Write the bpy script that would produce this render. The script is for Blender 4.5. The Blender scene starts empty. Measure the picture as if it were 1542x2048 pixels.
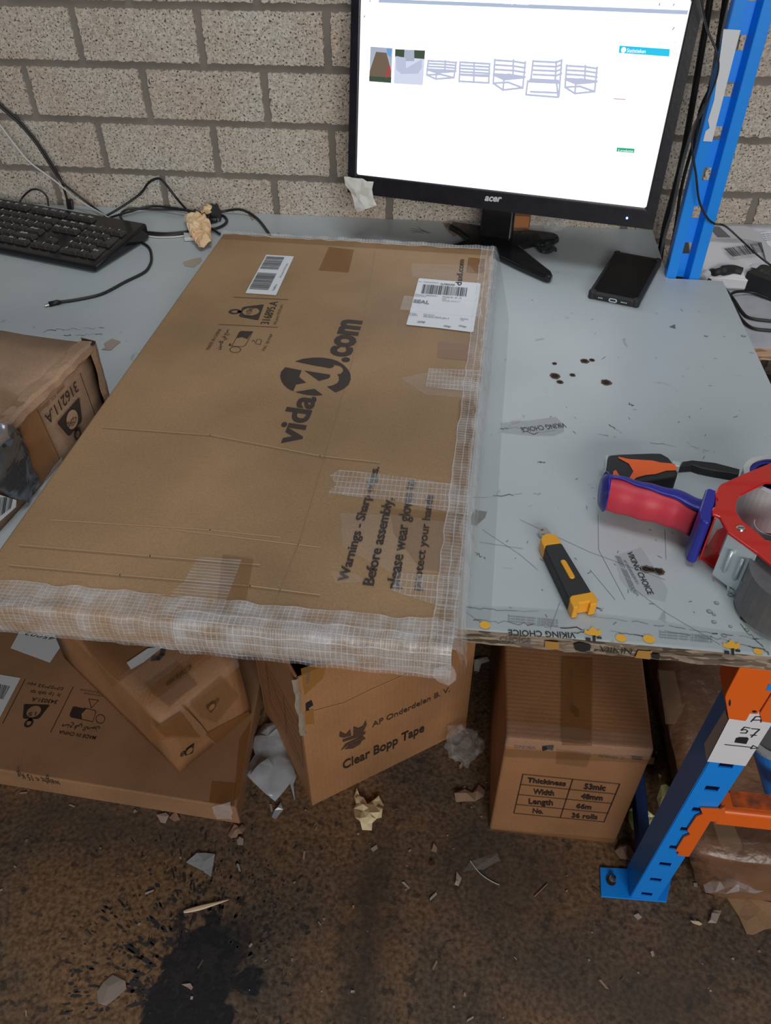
import bpy, bmesh, math, random
from mathutils import Vector as V, Matrix, noise as mn
from mathutils.geometry import delaunay_2d_cdt
random.seed(7)
S=bpy.context.scene; COL=S.collection
# ---------------------------------------------------------------- camera
W,H,F=1542,2048,1555.4
RT=V((0.99292938,0.11866871,-0.00299585)); UP=V((-0.07640402,0.65819843,0.74895744)); FW=V((-0.09084967,0.74343296,-0.66261133))
CP=V((0,0,.5557)); FZ=-.62
cam=bpy.data.objects.new('camera',bpy.data.cameras.new('camera')); COL.objects.link(cam)
cam.data.sensor_fit='HORIZONTAL'; cam.data.sensor_width=36; cam.data.lens=36*F/W; cam.data.clip_start=.02
cam.matrix_world=Matrix(((RT.x,UP.x,-FW.x,CP.x),(RT.y,UP.y,-FW.y,CP.y),(RT.z,UP.z,-FW.z,CP.z),(0,0,0,1)))
S.camera=cam
# ---------------------------------------------------------------- world, lamps, exposure
S.view_settings.view_transform='Standard'; S.view_settings.look='None'; S.view_settings.gamma=1
S.view_settings.use_curve_mapping=False; S.view_settings.exposure=0.0
wd=bpy.data.worlds.new('world'); S.world=wd; wd.use_nodes=True
wd.node_tree.nodes['Background'].inputs[0].default_value=(.84,.92,1,1); wd.node_tree.nodes['Background'].inputs[1].default_value=.085
def area(name,loc,target,sx,sy,power,col):
    l=bpy.data.lights.new(name,'AREA'); l.shape='RECTANGLE'; l.size=sx; l.size_y=sy; l.energy=power; l.color=col
    o=bpy.data.objects.new(name,l); COL.objects.link(o); o.location=loc
    o.rotation_euler=(V(target)-V(loc)).to_track_quat('-Z','Y').to_euler(); return o
area('hall_tube_light_above',(.15,.62,2.3),(-.1,.75,0),.8,1.5,17.5,(.92,.97,1))
area('hall_tube_light_front',(.9,-2.7,1.25),(.2,.8,-.1),2.0,.9,76,(1,.97,.92))
# ---------------------------------------------------------------- pixel <-> world planes
def ray(px,py): return (RT*((px-W/2)/F)-UP*((py-H/2)/F)+FW)
def PL(p,pl):
    O,n=pl; d=ray(*p); return CP+d*((V(O)-CP).dot(V(n))/d.dot(V(n)))
def P(px,py,z=0.0): d=ray(px,py); return CP+d*((z-CP.z)/d.z)
def PY(px,py,y): d=ray(px,py); return CP+d*(y/d.y)
def TOP(z): return (V((0,0,z)),V((0,0,1)))
def Q(x0,y0,s): return lambda *a:[(x0+x/s,y0+y/s) for x,y in a]
# ---------------------------------------------------------------- materials
def mat(name,col,rough=.6,metal=0,bump=None,bscale=60,bdist=.001,var=0,vscale=8,alpha=1,emit=None,coat=0,dark=None,trans=0,spec=.5,col2=None):
    m=bpy.data.materials.new(name); m.use_nodes=True; nt=m.node_tree; b=nt.nodes['Principled BSDF']
    b.inputs['Roughness'].default_value=rough; b.inputs['Metallic'].default_value=metal; b.inputs['Alpha'].default_value=alpha
    b.inputs['Base Color'].default_value=(*col,1); b.inputs['Coat Weight'].default_value=coat; b.inputs['Transmission Weight'].default_value=trans
    b.inputs['Specular IOR Level'].default_value=spec
    tc=nt.nodes.new('ShaderNodeTexCoord')
    if var:
        n=nt.nodes.new('ShaderNodeTexNoise'); n.inputs['Scale'].default_value=vscale; n.inputs['Detail'].default_value=6
        nt.links.new(tc.outputs['Object'],n.inputs['Vector'])
        r=nt.nodes.new('ShaderNodeMapRange'); r.inputs[1].default_value=.3; r.inputs[2].default_value=.7
        nt.links.new(n.outputs['Fac'],r.inputs[0])
        mx=nt.nodes.new('ShaderNodeMix'); mx.data_type='RGBA'
        mx.inputs[6].default_value=(*col,1); c2=col2 or tuple(c*(1-var) for c in col); mx.inputs[7].default_value=(*c2,1)
        nt.links.new(r.outputs[0],mx.inputs[0]); nt.links.new(mx.outputs[2],b.inputs['Base Color'])
    if bump:
        n=nt.nodes.new('ShaderNodeTexNoise'); n.inputs['Scale'].default_value=bscale; n.inputs['Detail'].default_value=4
        nt.links.new(tc.outputs['Object'],n.inputs['Vector'])
        bp=nt.nodes.new('ShaderNodeBump'); bp.inputs['Strength'].default_value=bump; bp.inputs['Distance'].default_value=bdist
        nt.links.new(n.outputs['Fac'],bp.inputs['Height']); nt.links.new(bp.outputs[0],b.inputs['Normal'])
    if emit:
        b.inputs['Base Color'].default_value=(0,0,0,1); b.inputs['Emission Color'].default_value=(*col,1); b.inputs['Emission Strength'].default_value=emit
    return m
def nodes(m): nt=m.node_tree; return nt,nt.nodes,nt.links,nt.nodes['Principled BSDF']
def card(name,col,ribs=0,ribdir=0,rough=.62,wear=.25,crease=.35):
    """cardboard: fine fibre grain, faint liner ribs, soft creases"""
    m=mat(name,col,rough,spec=.3); nt,N,L,b=nodes(m)
    tc=N.new('ShaderNodeTexCoord')
    n1=N.new('ShaderNodeTexNoise'); n1.inputs['Scale'].default_value=5; n1.inputs['Detail'].default_value=5; L.new(tc.outputs['Object'],n1.inputs['Vector'])
    n2=N.new('ShaderNodeTexNoise'); n2.inputs['Scale'].default_value=420; n2.inputs['Detail'].default_value=3; L.new(tc.outputs['Object'],n2.inputs['Vector'])
    mx=N.new('ShaderNodeMix'); mx.data_type='RGBA'; mx.inputs[6].default_value=(*[c*(1+wear*.45) for c in col],1); mx.inputs[7].default_value=(*[c*(1-wear) for c in col],1)
    r=N.new('ShaderNodeMapRange'); r.inputs[1].default_value=.32; r.inputs[2].default_value=.68; L.new(n1.outputs['Fac'],r.inputs[0]); L.new(r.outputs[0],mx.inputs[0])
    m2=N.new('ShaderNodeMix'); m2.data_type='RGBA'; m2.blend_type='MULTIPLY'; m2.inputs[0].default_value=.5; L.new(mx.outputs[2],m2.inputs[6])
    g=N.new('ShaderNodeMapRange'); g.inputs[1].default_value=.25; g.inputs[2].default_value=.75; g.inputs[3].default_value=.72; g.inputs[4].default_value=1.25
    L.new(n2.outputs['Fac'],g.inputs[0]); L.new(g.outputs[0],m2.inputs[7]); L.new(m2.outputs[2],b.inputs['Base Color'])
    n3=N.new('ShaderNodeTexNoise'); n3.inputs['Scale'].default_value=9; n3.inputs['Detail'].default_value=2; n3.inputs['Distortion'].default_value=.6; L.new(tc.outputs['Object'],n3.inputs['Vector'])
    bp=N.new('ShaderNodeBump'); bp.inputs['Strength'].default_value=crease; bp.inputs['Distance'].default_value=.006; L.new(n3.outputs['Fac'],bp.inputs['Height'])
    out=bp
    if ribs:
        wv=N.new('ShaderNodeTexWave'); wv.bands_direction='XY'[ribdir]; wv.inputs['Scale'].default_value=ribs; wv.inputs['Distortion'].default_value=.6; wv.inputs['Detail'].default_value=1
        L.new(tc.outputs['Object'],wv.inputs['Vector'])
        b2=N.new('ShaderNodeBump'); b2.inputs['Strength'].default_value=.16; b2.inputs['Distance'].default_value=.0008; L.new(wv.outputs['Fac'],b2.inputs['Height']); L.new(bp.outputs[0],b2.inputs['Normal']); out=b2
    L.new(out.outputs[0],b.inputs['Normal']); return m
def filament(name,col=(.78,.79,.82),base=.10,thread=.36,pu=210,pv=110,rough=.22):
    """clear packing tape with a woven grid of white threads; UV in metres"""
    m=mat(name,col,rough); nt,N,L,b=nodes(m)
    uv=N.new('ShaderNodeUVMap'); sp=N.new('ShaderNodeSeparateXYZ'); L.new(uv.outputs[0],sp.inputs[0])
    outs=[]
    for k,p in ((0,pu),(1,pv)):
        if not p: continue
        a=N.new('ShaderNodeMath'); a.operation='MULTIPLY'; a.inputs[1].default_value=p; L.new(sp.outputs[k],a.inputs[0])
        f=N.new('ShaderNodeMath'); f.operation='FRACT'; L.new(a.outputs[0],f.inputs[0])
        c=N.new('ShaderNodeMath'); c.operation='LESS_THAN'; c.inputs[1].default_value=.13; L.new(f.outputs[0],c.inputs[0]); outs.append(c)
    o=outs[0]
    if len(outs)>1:
        o=N.new('ShaderNodeMath'); o.operation='MAXIMUM'; L.new(outs[0].outputs[0],o.inputs[0]); L.new(outs[1].outputs[0],o.inputs[1])
    tc=N.new('ShaderNodeTexCoord'); n=N.new('ShaderNodeTexNoise'); n.inputs['Scale'].default_value=45; n.inputs['Detail'].default_value=6; L.new(tc.outputs['Object'],n.inputs['Vector'])
    r=N.new('ShaderNodeMapRange'); r.inputs[1].default_value=.35; r.inputs[2].default_value=.7; r.inputs[3].default_value=base*.4; r.inputs[4].default_value=base*2.2; L.new(n.outputs['Fac'],r.inputs[0])
    mx=N.new('ShaderNodeMath'); mx.operation='MULTIPLY_ADD'; mx.inputs[1].default_value=thread-base; L.new(o.outputs[0],mx.inputs[0]); L.new(r.outputs[0],mx.inputs[2])
    mx.use_clamp=True; L.new(mx.outputs[0],b.inputs['Alpha'])
    bp=N.new('ShaderNodeBump'); bp.inputs['Strength'].default_value=.8; bp.inputs['Distance'].default_value=.004; L.new(n.outputs['Fac'],bp.inputs['Height']); L.new(bp.outputs[0],b.inputs['Normal'])
    return m
def film(name,col=(.8,.82,.85),alpha=.22,rough=.12,bump=.9,bs=35):
    m=mat(name,col,rough,bump=bump,bscale=bs,alpha=alpha,bdist=.004); nt,N,L,b=nodes(m); b.inputs['Coat Weight'].default_value=.15
    lw=N.new('ShaderNodeLayerWeight'); lw.inputs[0].default_value=.35
    r=N.new('ShaderNodeMapRange'); r.inputs[3].default_value=alpha; r.inputs[4].default_value=min(1,alpha*2.6); L.new(lw.outputs['Facing'],r.inputs[0]); L.new(r.outputs[0],b.inputs['Alpha'])
    return m
# block and mortar
def block_mat():
    m=mat('concrete_block',(.4,.37,.32),.9,spec=.2); nt,N,L,b=nodes(m); tc=N.new('ShaderNodeTexCoord')
    def nz(sc,det=4,dist=0):
        n=N.new('ShaderNodeTexNoise'); n.inputs['Scale'].default_value=sc; n.inputs['Detail'].default_value=det; n.inputs['Distortion'].default_value=dist; L.new(tc.outputs['Object'],n.inputs['Vector']); return n
    big=nz(7); r=N.new('ShaderNodeValToRGB'); e=r.color_ramp.elements
    e[0].position=.35; e[0].color=(.50,.47,.41,1); e[1].position=.66; e[1].color=(.48,.39,.32,1); L.new(big.outputs['Fac'],r.inputs[0])
    vo=N.new('ShaderNodeTexVoronoi'); vo.inputs['Scale'].default_value=330; L.new(tc.outputs['Object'],vo.inputs['Vector'])
    sv=N.new('ShaderNodeSeparateColor'); L.new(vo.outputs['Color'],sv.inputs[0])
    g=N.new('ShaderNodeMapRange'); g.inputs[3].default_value=.78; g.inputs[4].default_value=1.28; L.new(sv.outputs[0],g.inputs[0])
    m1=N.new('ShaderNodeMix'); m1.data_type='RGBA'; m1.blend_type='MULTIPLY'; m1.inputs[0].default_value=1; L.new(r.outputs[0],m1.inputs[6]); L.new(g.outputs[0],m1.inputs[7])
    pit=nz(300,2,.2); pr=N.new('ShaderNodeMapRange'); pr.inputs[1].default_value=.335; pr.inputs[2].default_value=.395; L.new(pit.outputs['Fac'],pr.inputs[0])
    m2=N.new('ShaderNodeMix'); m2.data_type='RGBA'; m2.inputs[6].default_value=(.07,.062,.055,1); L.new(pr.outputs[0],m2.inputs[0]); L.new(m1.outputs[2],m2.inputs[7]); L.new(m2.outputs[2],b.inputs['Base Color'])
    bp=N.new('ShaderNodeBump'); bp.inputs['Strength'].default_value=.8; bp.inputs['Distance'].default_value=.002; L.new(pr.outputs[0],bp.inputs['Height'])
    b3=N.new('ShaderNodeBump'); b3.inputs['Strength'].default_value=.5; b3.inputs['Distance'].default_value=.0015; n4=nz(90); L.new(n4.outputs['Fac'],b3.inputs['Height']); L.new(bp.outputs[0],b3.inputs['Normal']); L.new(b3.outputs[0],b.inputs['Normal'])
    return m
def floor_mat():
    m=mat('stained_concrete',(.07,.045,.03),.75,spec=.25); nt,N,L,b=nodes(m); tc=N.new('ShaderNodeTexCoord')
    def nz(sc,det=5,dist=0):
        n=N.new('ShaderNodeTexNoise'); n.inputs['Scale'].default_value=sc; n.inputs['Detail'].default_value=det; n.inputs['Distortion'].default_value=dist; L.new(tc.outputs['Object'],n.inputs['Vector']); return n
    def mp(src,a,b_,c=0,d=1):
        r=N.new('ShaderNodeMapRange'); r.inputs[1].default_value=a; r.inputs[2].default_value=b_; r.inputs[3].default_value=c; r.inputs[4].default_value=d; L.new(src,r.inputs[0]); return r.outputs[0]
    def mix(f,a,b_,bt='MIX'):
        x=N.new('ShaderNodeMix'); x.data_type='RGBA'; x.blend_type=bt
        if isinstance(f,float): x.inputs[0].default_value=f
        else: L.new(f,x.inputs[0])
        for i,q in ((6,a),(7,b_)):
            if isinstance(q,tuple): x.inputs[i].default_value=(*q,1)
            else: L.new(q,x.inputs[i])
        return x.outputs[2]
    n1=nz(5.5,6); c=mix(mp(n1.outputs['Fac'],.38,.6),(.175,.100,.052),(.088,.064,.047))
    n2=nz(160,4); c=mix(1.0,c,mp(n2.outputs['Fac'],.3,.7,.5,1.5),'MULTIPLY')
    n5=nz(55,4); c=mix(mp(n5.outputs['Fac'],.60,.66,0,.75),c,(.035,.028,.025))
    def stain(cx,cy,rx,ry,edge,amp,sc,strength,col,bias=0):
        nonlocal c
        mpn=N.new('ShaderNodeMapping'); mpn.inputs['Location'].default_value=(-cx/rx,-cy/ry,0); mpn.inputs['Scale'].default_value=(1/rx,1/ry,0); L.new(tc.outputs['Object'],mpn.inputs[0])
        ln=N.new('ShaderNodeVectorMath'); ln.operation='LENGTH'; L.new(mpn.outputs[0],ln.inputs[0])
        n=nz(sc,6,.8); a=N.new('ShaderNodeMath'); a.operation='MULTIPLY_ADD'; a.inputs[1].default_value=amp; L.new(n.outputs['Fac'],a.inputs[0]); L.new(ln.outputs['Value'],a.inputs[2])
        c=mix(mp(a.outputs[0],1+amp*.5-edge-bias,1+amp*.5-bias,strength,0),c,col)
    s1=P(385,2000,FZ); s6=P(470,1880,FZ); stain(s6.x,s6.y,.035,.05,.3,1.2,30,.6,(.045,.034,.030))
    stain(s1.x,s1.y,.072,.115,.18,1.9,34,.96,(.013,.014,.018))
    stain(s1.x+.0,s1.y+.05,.17,.15,.25,6.5,70,.9,(.028,.025,.025),bias=1.1)
    stain(s1.x+.01,s1.y+.05,.12,.12,.25,4.5,42,.9,(.028,.025,.025),bias=.9)
    s2=P(735,1850,FZ); stain(s2.x,s2.y,.05,.24,.8,1.0,14,.75,(.04,.032,.028))
    s3=P(1010,1750,FZ); stain(s3.x,s3.y,.15,.11,.9,1.0,12,.7,(.05,.042,.037))
    s4=P(1330,1990,FZ); stain(s4.x,s4.y,.2,.12,.9,1.0,10,.6,(.06,.047,.04))
    s5=P(200,1640,FZ); stain(s5.x,s5.y,.3,.05,.9,1.0,9,.55,(.065,.055,.05))
    L.new(c,b.inputs['Base Color'])
    bp=N.new('ShaderNodeBump'); bp.inputs['Strength'].default_value=.5; bp.inputs['Distance'].default_value=.002; L.new(n2.outputs['Fac'],bp.inputs['Height']); L.new(bp.outputs[0],b.inputs['Normal'])
    return m
def chip_mat(name,c1,c2,sc=110):
    m=mat(name,c1,.85); nt,N,L,b=nodes(m); tc=N.new('ShaderNodeTexCoord')
    mp=N.new('ShaderNodeMapping'); mp.inputs['Scale'].default_value=(.35,1,1.6); L.new(tc.outputs['Object'],mp.inputs[0])
    v=N.new('ShaderNodeTexVoronoi'); v.inputs['Scale'].default_value=sc*2; L.new(mp.outputs[0],v.inputs['Vector'])
    r=N.new('ShaderNodeValToRGB'); e=r.color_ramp.elements; e[0].position=.1; e[0].color=(*c1,1); e[1].position=.9; e[1].color=(*c2,1)
    s=N.new('ShaderNodeSeparateColor'); L.new(v.outputs['Color'],s.inputs[0]); L.new(s.outputs[0],r.inputs[0]); L.new(r.outputs[0],b.inputs['Base Color'])
    bp=N.new('ShaderNodeBump'); bp.inputs['Distance'].default_value=.002; L.new(s.outputs[0],bp.inputs['Height']); L.new(bp.outputs[0],b.inputs['Normal']); return m
def melamine():
    m=mat('white_melamine',(.61,.655,.675),.42,spec=.45); nt,N,L,b=nodes(m); tc=N.new('ShaderNodeTexCoord')
    def nz(sc,det=5,dist=0,scale=None):
        n=N.new('ShaderNodeTexNoise'); n.inputs['Scale'].default_value=sc; n.inputs['Detail'].default_value=det; n.inputs['Distortion'].default_value=dist
        if scale:
            mp=N.new('ShaderNodeMapping'); mp.inputs['Scale'].default_value=scale; mp.inputs['Rotation'].default_value=(0,0,.5); L.new(tc.outputs['Object'],mp.inputs[0]); L.new(mp.outputs[0],n.inputs['Vector'])
        else: L.new(tc.outputs['Object'],n.inputs['Vector'])
        return n
    def mp_(src,a,b_,c,d):
        r=N.new('ShaderNodeMapRange'); r.inputs[1].default_value=a; r.inputs[2].default_value=b_; r.inputs[3].default_value=c; r.inputs[4].default_value=d; L.new(src,r.inputs[0]); return r.outputs[0]
    def mix(f,a,col):
        x=N.new('ShaderNodeMix'); x.data_type='RGBA'; L.new(f,x.inputs[0]); 
        if isinstance(a,tuple): x.inputs[6].default_value=(*a,1)
        else: L.new(a,x.inputs[6])
        x.inputs[7].default_value=(*col,1); return x.outputs[2]
    a=nz(4); c=mix(mp_(a.outputs['Fac'],.4,.7,0,1),(.47,.515,.54),(.42,.47,.485))
    d=nz(26,8,1.2); c=mix(mp_(d.outputs['Fac'],.68,.72,0,.55),c,(.22,.22,.21))
    e=nz(12,6,.4,(1,14,1)); c=mix(mp_(e.outputs['Fac'],.70,.74,0,.4),c,(.3,.3,.3))
    L.new(c,b.inputs['Base Color'])
    L.new(mp_(a.outputs['Fac'],.3,.7,.3,.5),b.inputs['Roughness']); return m
M={}
M['dentrim']=mat('dark_dent_rim',(.16,.17,.17),.6); M['dent']=mat('pale_dent',(.33,.36,.37),.4)
M['card']=card('brown_cardboard',(.335,.208,.110),ribs=0,crease=.30)
M['card_dark']=card('brown_cardboard_rough',(.32,.155,.072),ribs=46,ribdir=1,crease=.4)
M['card_box']=card('brown_cardboard_box',(.37,.185,.085),ribs=50,ribdir=0,crease=.3)
M['card_under']=card('brown_cardboard_flat',(.33,.18,.095),crease=.3)
M['card_old']=card('brown_cardboard_worn',(.37,.235,.15),wear=.45,crease=.8)
M['kraft_wrap']=mat('wrapped_kraft',(.25,.125,.068),.38,bump=1,bscale=16,bdist=.012,var=.45,vscale=9,coat=.1)
M['print']=mat('brown_black_print',(.035,.022,.018),.6); M['print2']=mat('brown_print',(.085,.045,.03),.6)
M['ink']=mat('black_ink',(.02,.02,.022),.5); M['ink_soft']=mat('grey_ink',(.13,.13,.14),.6)
M['label']=mat('white_label_paper',(.66,.69,.73),.5,bump=.15,bscale=20)
M['btape']=mat('brown_tape',(.27,.115,.035),.25,alpha=.55,bump=.3,bscale=30); M['btape2']=mat('brown_tape_faint',(.26,.13,.05),.25,alpha=.3,bump=.3,bscale=30)
M['fil']=filament('filament_tape'); M['fil_thin']=filament('filament_tape_lines',base=.07,thread=.42,pu=0,pv=260)
M['fil_dense']=filament('filament_tape_layers',base=.17,thread=.40,pu=200,pv=260)
M['film']=film('clear_film',alpha=.09); M['film2']=film('clear_film_faint',alpha=.045)
M['bag']=film('thin_plastic_bag',(.50,.53,.58),alpha=.5,rough=.25,bump=.8,bs=22)
M['block']=block_mat(); M['mortar']=mat('mortar',(.235,.205,.18),.95,bump=.5,bscale=120,var=.25,vscale=12)
M['floor']=floor_mat(); M['white']=melamine()
M['chip']=chip_mat('chipboard_edge',(.07,.05,.035),(.36,.28,.21)); M['chip_new']=chip_mat('chipboard_edge_fresh',(.30,.17,.10),(.55,.36,.25),60)
M['blue']=mat('blue_powder_coat',(.004,.26,.88),.38,bump=.06,bscale=300); M['orange']=mat('orange_powder_coat',(.80,.135,.012),.42,bump=.08,bscale=300)
M['orange_worn']=mat('orange_worn_paint',(.80,.135,.012),.5,var=.9,vscale=60,col2=(.06,.04,.035))
M['navy']=mat('dark_blue_steel',(.01,.035,.16),.45); M['steel']=mat('zinc_plated_steel',(.62,.70,.74),.32,metal=.35,bump=.1,bscale=40)
M['chrome']=mat('bright_metal',(.75,.75,.76),.18,metal=1); M['black']=mat('black_plastic',(.012,.012,.014),.38); M['gloss']=mat('glossy_black_plastic',(.010,.010,.012),.12)
M['rubber']=mat('black_rubber',(.016,.017,.018),.6,bump=.3,bscale=300); M['glass']=mat('phone_glass',(.004,.004,.005),.3,spec=.2); M['bezel']=mat('dusty_black_bezel',(.006,.006,.011),.32,bump=.1,bscale=200,var=.3,vscale=60,col2=(.012,.012,.017))
M['cable']=mat('black_cable',(.012,.012,.012),.45); M['wcable']=mat('white_cable',(.55,.55,.55),.4)
M['yellow']=mat('yellow_plastic',(.80,.36,.02),.38); M['dotyellow']=mat('yellow_print',(.75,.40,.04),.4); M['red']=mat('red_enamel',(.55,.010,.008),.16,coat=.5); M['redgrip']=mat('red_rubber_grip',(.55,.035,.06),.5,bump=.15,bscale=200)
M['bluegrip']=mat('blue_plastic_handle',(.022,.025,.30),.3); M['ogrip']=mat('orange_rubber',(.86,.13,.02),.45)
M['rollw']=mat('tape_roll_side',(.62,.63,.64),.25,bump=.1,bscale=30,var=.25,vscale=14); M['rolld']=mat('grey_tape_roll',(.16,.16,.17),.22,var=.4,vscale=30)
M['tissue']=mat('tissue_paper',(.66,.65,.62),.8,bump=.6,bscale=60); M['tan']=mat('cream_crepe_paper',(.82,.68,.46),.75,bump=.7,bscale=80,var=.3,vscale=30,col2=(.72,.42,.20))
M['cream']=mat('cream_crumpled_paper',(.68,.55,.34),.7,bump=.5,bscale=60); M['olive']=film('yellow_plastic_film',(.55,.50,.22),alpha=.75,rough=.25)
M['scrap']=mat('brown_card_scrap',(.30,.19,.13),.8,bump=.3); M['pinkscrap']=mat('dusty_paper_scrap',(.36,.27,.23),.8); M['wood']=mat('pale_wood_splinter',(.66,.50,.34),.7)
M['duct']=mat('shiny_dark_tape',(.16,.17,.19),.2,metal=.75,bump=1,bscale=26,bdist=.006); M['ductl']=mat('shiny_silver_tape',(.45,.47,.52),.2,metal=.8,bump=1,bscale=26,bdist=.005)
M['hole']=mat('dark_drilled_hole',(.012,.008,.006),.9); M['burn']=mat('brown_hole_rim',(.10,.055,.03),.8); M['mailer']=mat('grey_poly_mailer',(.47,.47,.49),.35,bump=.5,bscale=12); M['mailerw']=mat('white_poly_mailer',(.66,.66,.70),.35,bump=.4,bscale=12)
M['cover']=mat('adhesive_grey_residue',(.42,.44,.44),.5,alpha=.35,bump=.5,bscale=80); M['sheet']=mat('clear_grey_layer',(.42,.46,.47),.3,alpha=.22)
M['screen']=mat('lit_screen',(.93,.97,1),.3,emit=1.6)
def ridges(m,sc,dist):
    nt,N,L,b=nodes(m); tc=N.new('ShaderNodeTexCoord'); n=N.new('ShaderNodeTexNoise'); n.noise_type='RIDGED_MULTIFRACTAL'; n.inputs['Scale'].default_value=sc; n.inputs['Detail'].default_value=3; n.inputs['Distortion'].default_value=.5
    L.new(tc.outputs['Object'],n.inputs['Vector']); bp=N.new('ShaderNodeBump'); bp.inputs['Strength'].default_value=.8; bp.inputs['Distance'].default_value=dist; L.new(n.outputs['Fac'],bp.inputs['Height'])
    old=b.inputs['Normal'].links[0].from_socket if b.inputs['Normal'].links else None
    if old: L.new(old,bp.inputs['Normal'])
    L.new(bp.outputs[0],b.inputs['Normal'])
ridges(M['kraft_wrap'],7,.012); ridges(M['duct'],9,.01); ridges(M['film'],16,.004); ridges(M['card_old'],6,.004); ridges(M['bag'],9,.006); ridges(M['fil_dense'],20,.003)
# ---------------------------------------------------------------- mesh building
ORG={}
class MB:
    def __init__(s): s.v=[]; s.f=[]; s.m=[]; s.uv=[]
    def add(s,vs,fs,mi=0,uvs=None):
        b=len(s.v); s.v+= [V(x) for x in vs]
        for k,f in enumerate(fs): s.f.append([b+i for i in f]); s.m.append(mi); s.uv.append([uvs[i] for i in f] if uvs else [(0,0)]*len(f))
        return s
    def hexa(s,c,mi=0): # c: 4 bottom + 4 top, same winding ccw from above
        return s.add(c,[(3,2,1,0),(4,5,6,7),(0,1,5,4),(1,2,6,5),(2,3,7,6),(3,0,4,7)],mi)
    def box(s,a,b,mi=0):
        x0,y0,z0=a;x1,y1,z1=b; return s.hexa([(x0,y0,z0),(x1,y0,z0),(x1,y1,z0),(x0,y1,z0),(x0,y0,z1),(x1,y0,z1),(x1,y1,z1),(x0,y1,z1)],mi)
    def prism(s,top,off,mi=0): # polygon top (3d), off vector
        n=len(top); top=[V(t) for t in top]; bot=[t+V(off) for t in top]
        nrm=V((0,0,0))
        for i in range(n): nrm+=top[i].cross(top[(i+1)%n])
        if nrm.dot(V(off))>0: top=top[::-1]; bot=bot[::-1]
        return s.add(top+bot,[tuple(range(n)),tuple(range(2*n-1,n-1,-1))]+[(i,n+i,n+(i+1)%n,(i+1)%n) for i in range(n)],mi)
    def tube(s,pts,r,seg=8,mi=0,closed=False,flat=1,upv=(0,0,1)):
        pts=[V(p) for p in pts]; n=len(pts); rs=r if isinstance(r,(list,tuple)) else [r]*n; vs=[]
        for i,p in enumerate(pts):
            t=(pts[min(i+1,n-1)]-pts[max(i-1,0)]).normalized(); u=V(upv); 
            if abs(t.dot(u))>.95: u=V((0,1,0))
            a=t.cross(u).normalized(); b=a.cross(t).normalized()
            for k in range(seg):
                th=2*math.pi*k/seg; vs.append(p+a*math.cos(th)*rs[i]+b*math.sin(th)*rs[i]*flat)
        fs=[(i*seg+k,i*seg+(k+1)%seg,(i+1)*seg+(k+1)%seg,(i+1)*seg+k) for i in range(n-1) for k in range(seg)]
        fs+=[tuple(range(seg-1,-1,-1)),tuple((n-1)*seg+k for k in range(seg))]
        return s.add(vs,fs,mi)
    def cyl(s,c0,c1,r0,r1=None,seg=32,mi=0,cap=True):
        r1=r0 if r1 is None else r1; c0=V(c0);c1=V(c1); t=(c1-c0).normalized(); u=V((0,0,1)) if abs(t.z)<.9 else V((1,0,0)); a=t.cross(u).normalized(); b=t.cross(a)
        vs=[c0+(a*math.cos(2*math.pi*k/seg)+b*math.sin(2*math.pi*k/seg))*r0 for k in range(seg)]+[c1+(a*math.cos(2*math.pi*k/seg)+b*math.sin(2*math.pi*k/seg))*r1 for k in range(seg)]
        fs=[(k,(k+1)%seg,seg+(k+1)%seg,seg+k) for k in range(seg)]
        if cap: fs+=[tuple(range(seg-1,-1,-1)),tuple(range(seg,2*seg))]
        return s.add(vs,fs,mi)
    def ring(s,c,n,r0,r1,h,seg=40,mi=0): # annular tube from c along n by h, radii r0<r1
        c=V(c);n=V(n).normalized(); u=V((0,0,1)) if abs(n.z)<.9 else V((1,0,0)); a=n.cross(u).normalized(); b=n.cross(a); vs=[]
        for (rr,hh) in ((r0,0),(r1,0),(r1,h),(r0,h)):
            vs+=[c+n*hh+(a*math.cos(2*math.pi*k/seg)+b*math.sin(2*math.pi*k/seg))*rr for k in range(seg)]
        fs=[]
        for q in range(4):
            for k in range(seg): fs.append((q*seg+k,q*seg+(k+1)%seg,((q+1)%4)*seg+(k+1)%seg,((q+1)%4)*seg+k))
        return s.add(vs,fs,mi)
def smooth_pts(pts,k=6):
    pts=[V(p) for p in pts]; out=[]
    for i in range(len(pts)-1):
        p0=pts[max(i-1,0)];p1=pts[i];p2=pts[i+1];p3=pts[min(i+2,len(pts)-1)]
        for j in range(k):
            t=j/k; out.append(.5*((2*p1)+(p2-p0)*t+(2*p0-5*p1+4*p2-p3)*t*t+(3*p1-p0-3*p2+p3)*t**3))
    return out+[pts[-1]]
def root_of(o):
    while o.parent: o=o.parent
    return o
def tag(o,label=None,cat=None,group=None,kind=None):
    if label: o['label']=label
    if cat: o['category']=cat
    if group: o['group']=group
    if kind: o['kind']=kind
    return o
def thing(name,loc,label,cat,group=None):
    o=bpy.data.objects.new(name,None); COL.objects.link(o); o.location=loc; o.empty_display_size=.05; ORG[o.name]=V(loc); return tag(o,label,cat,group)
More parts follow.
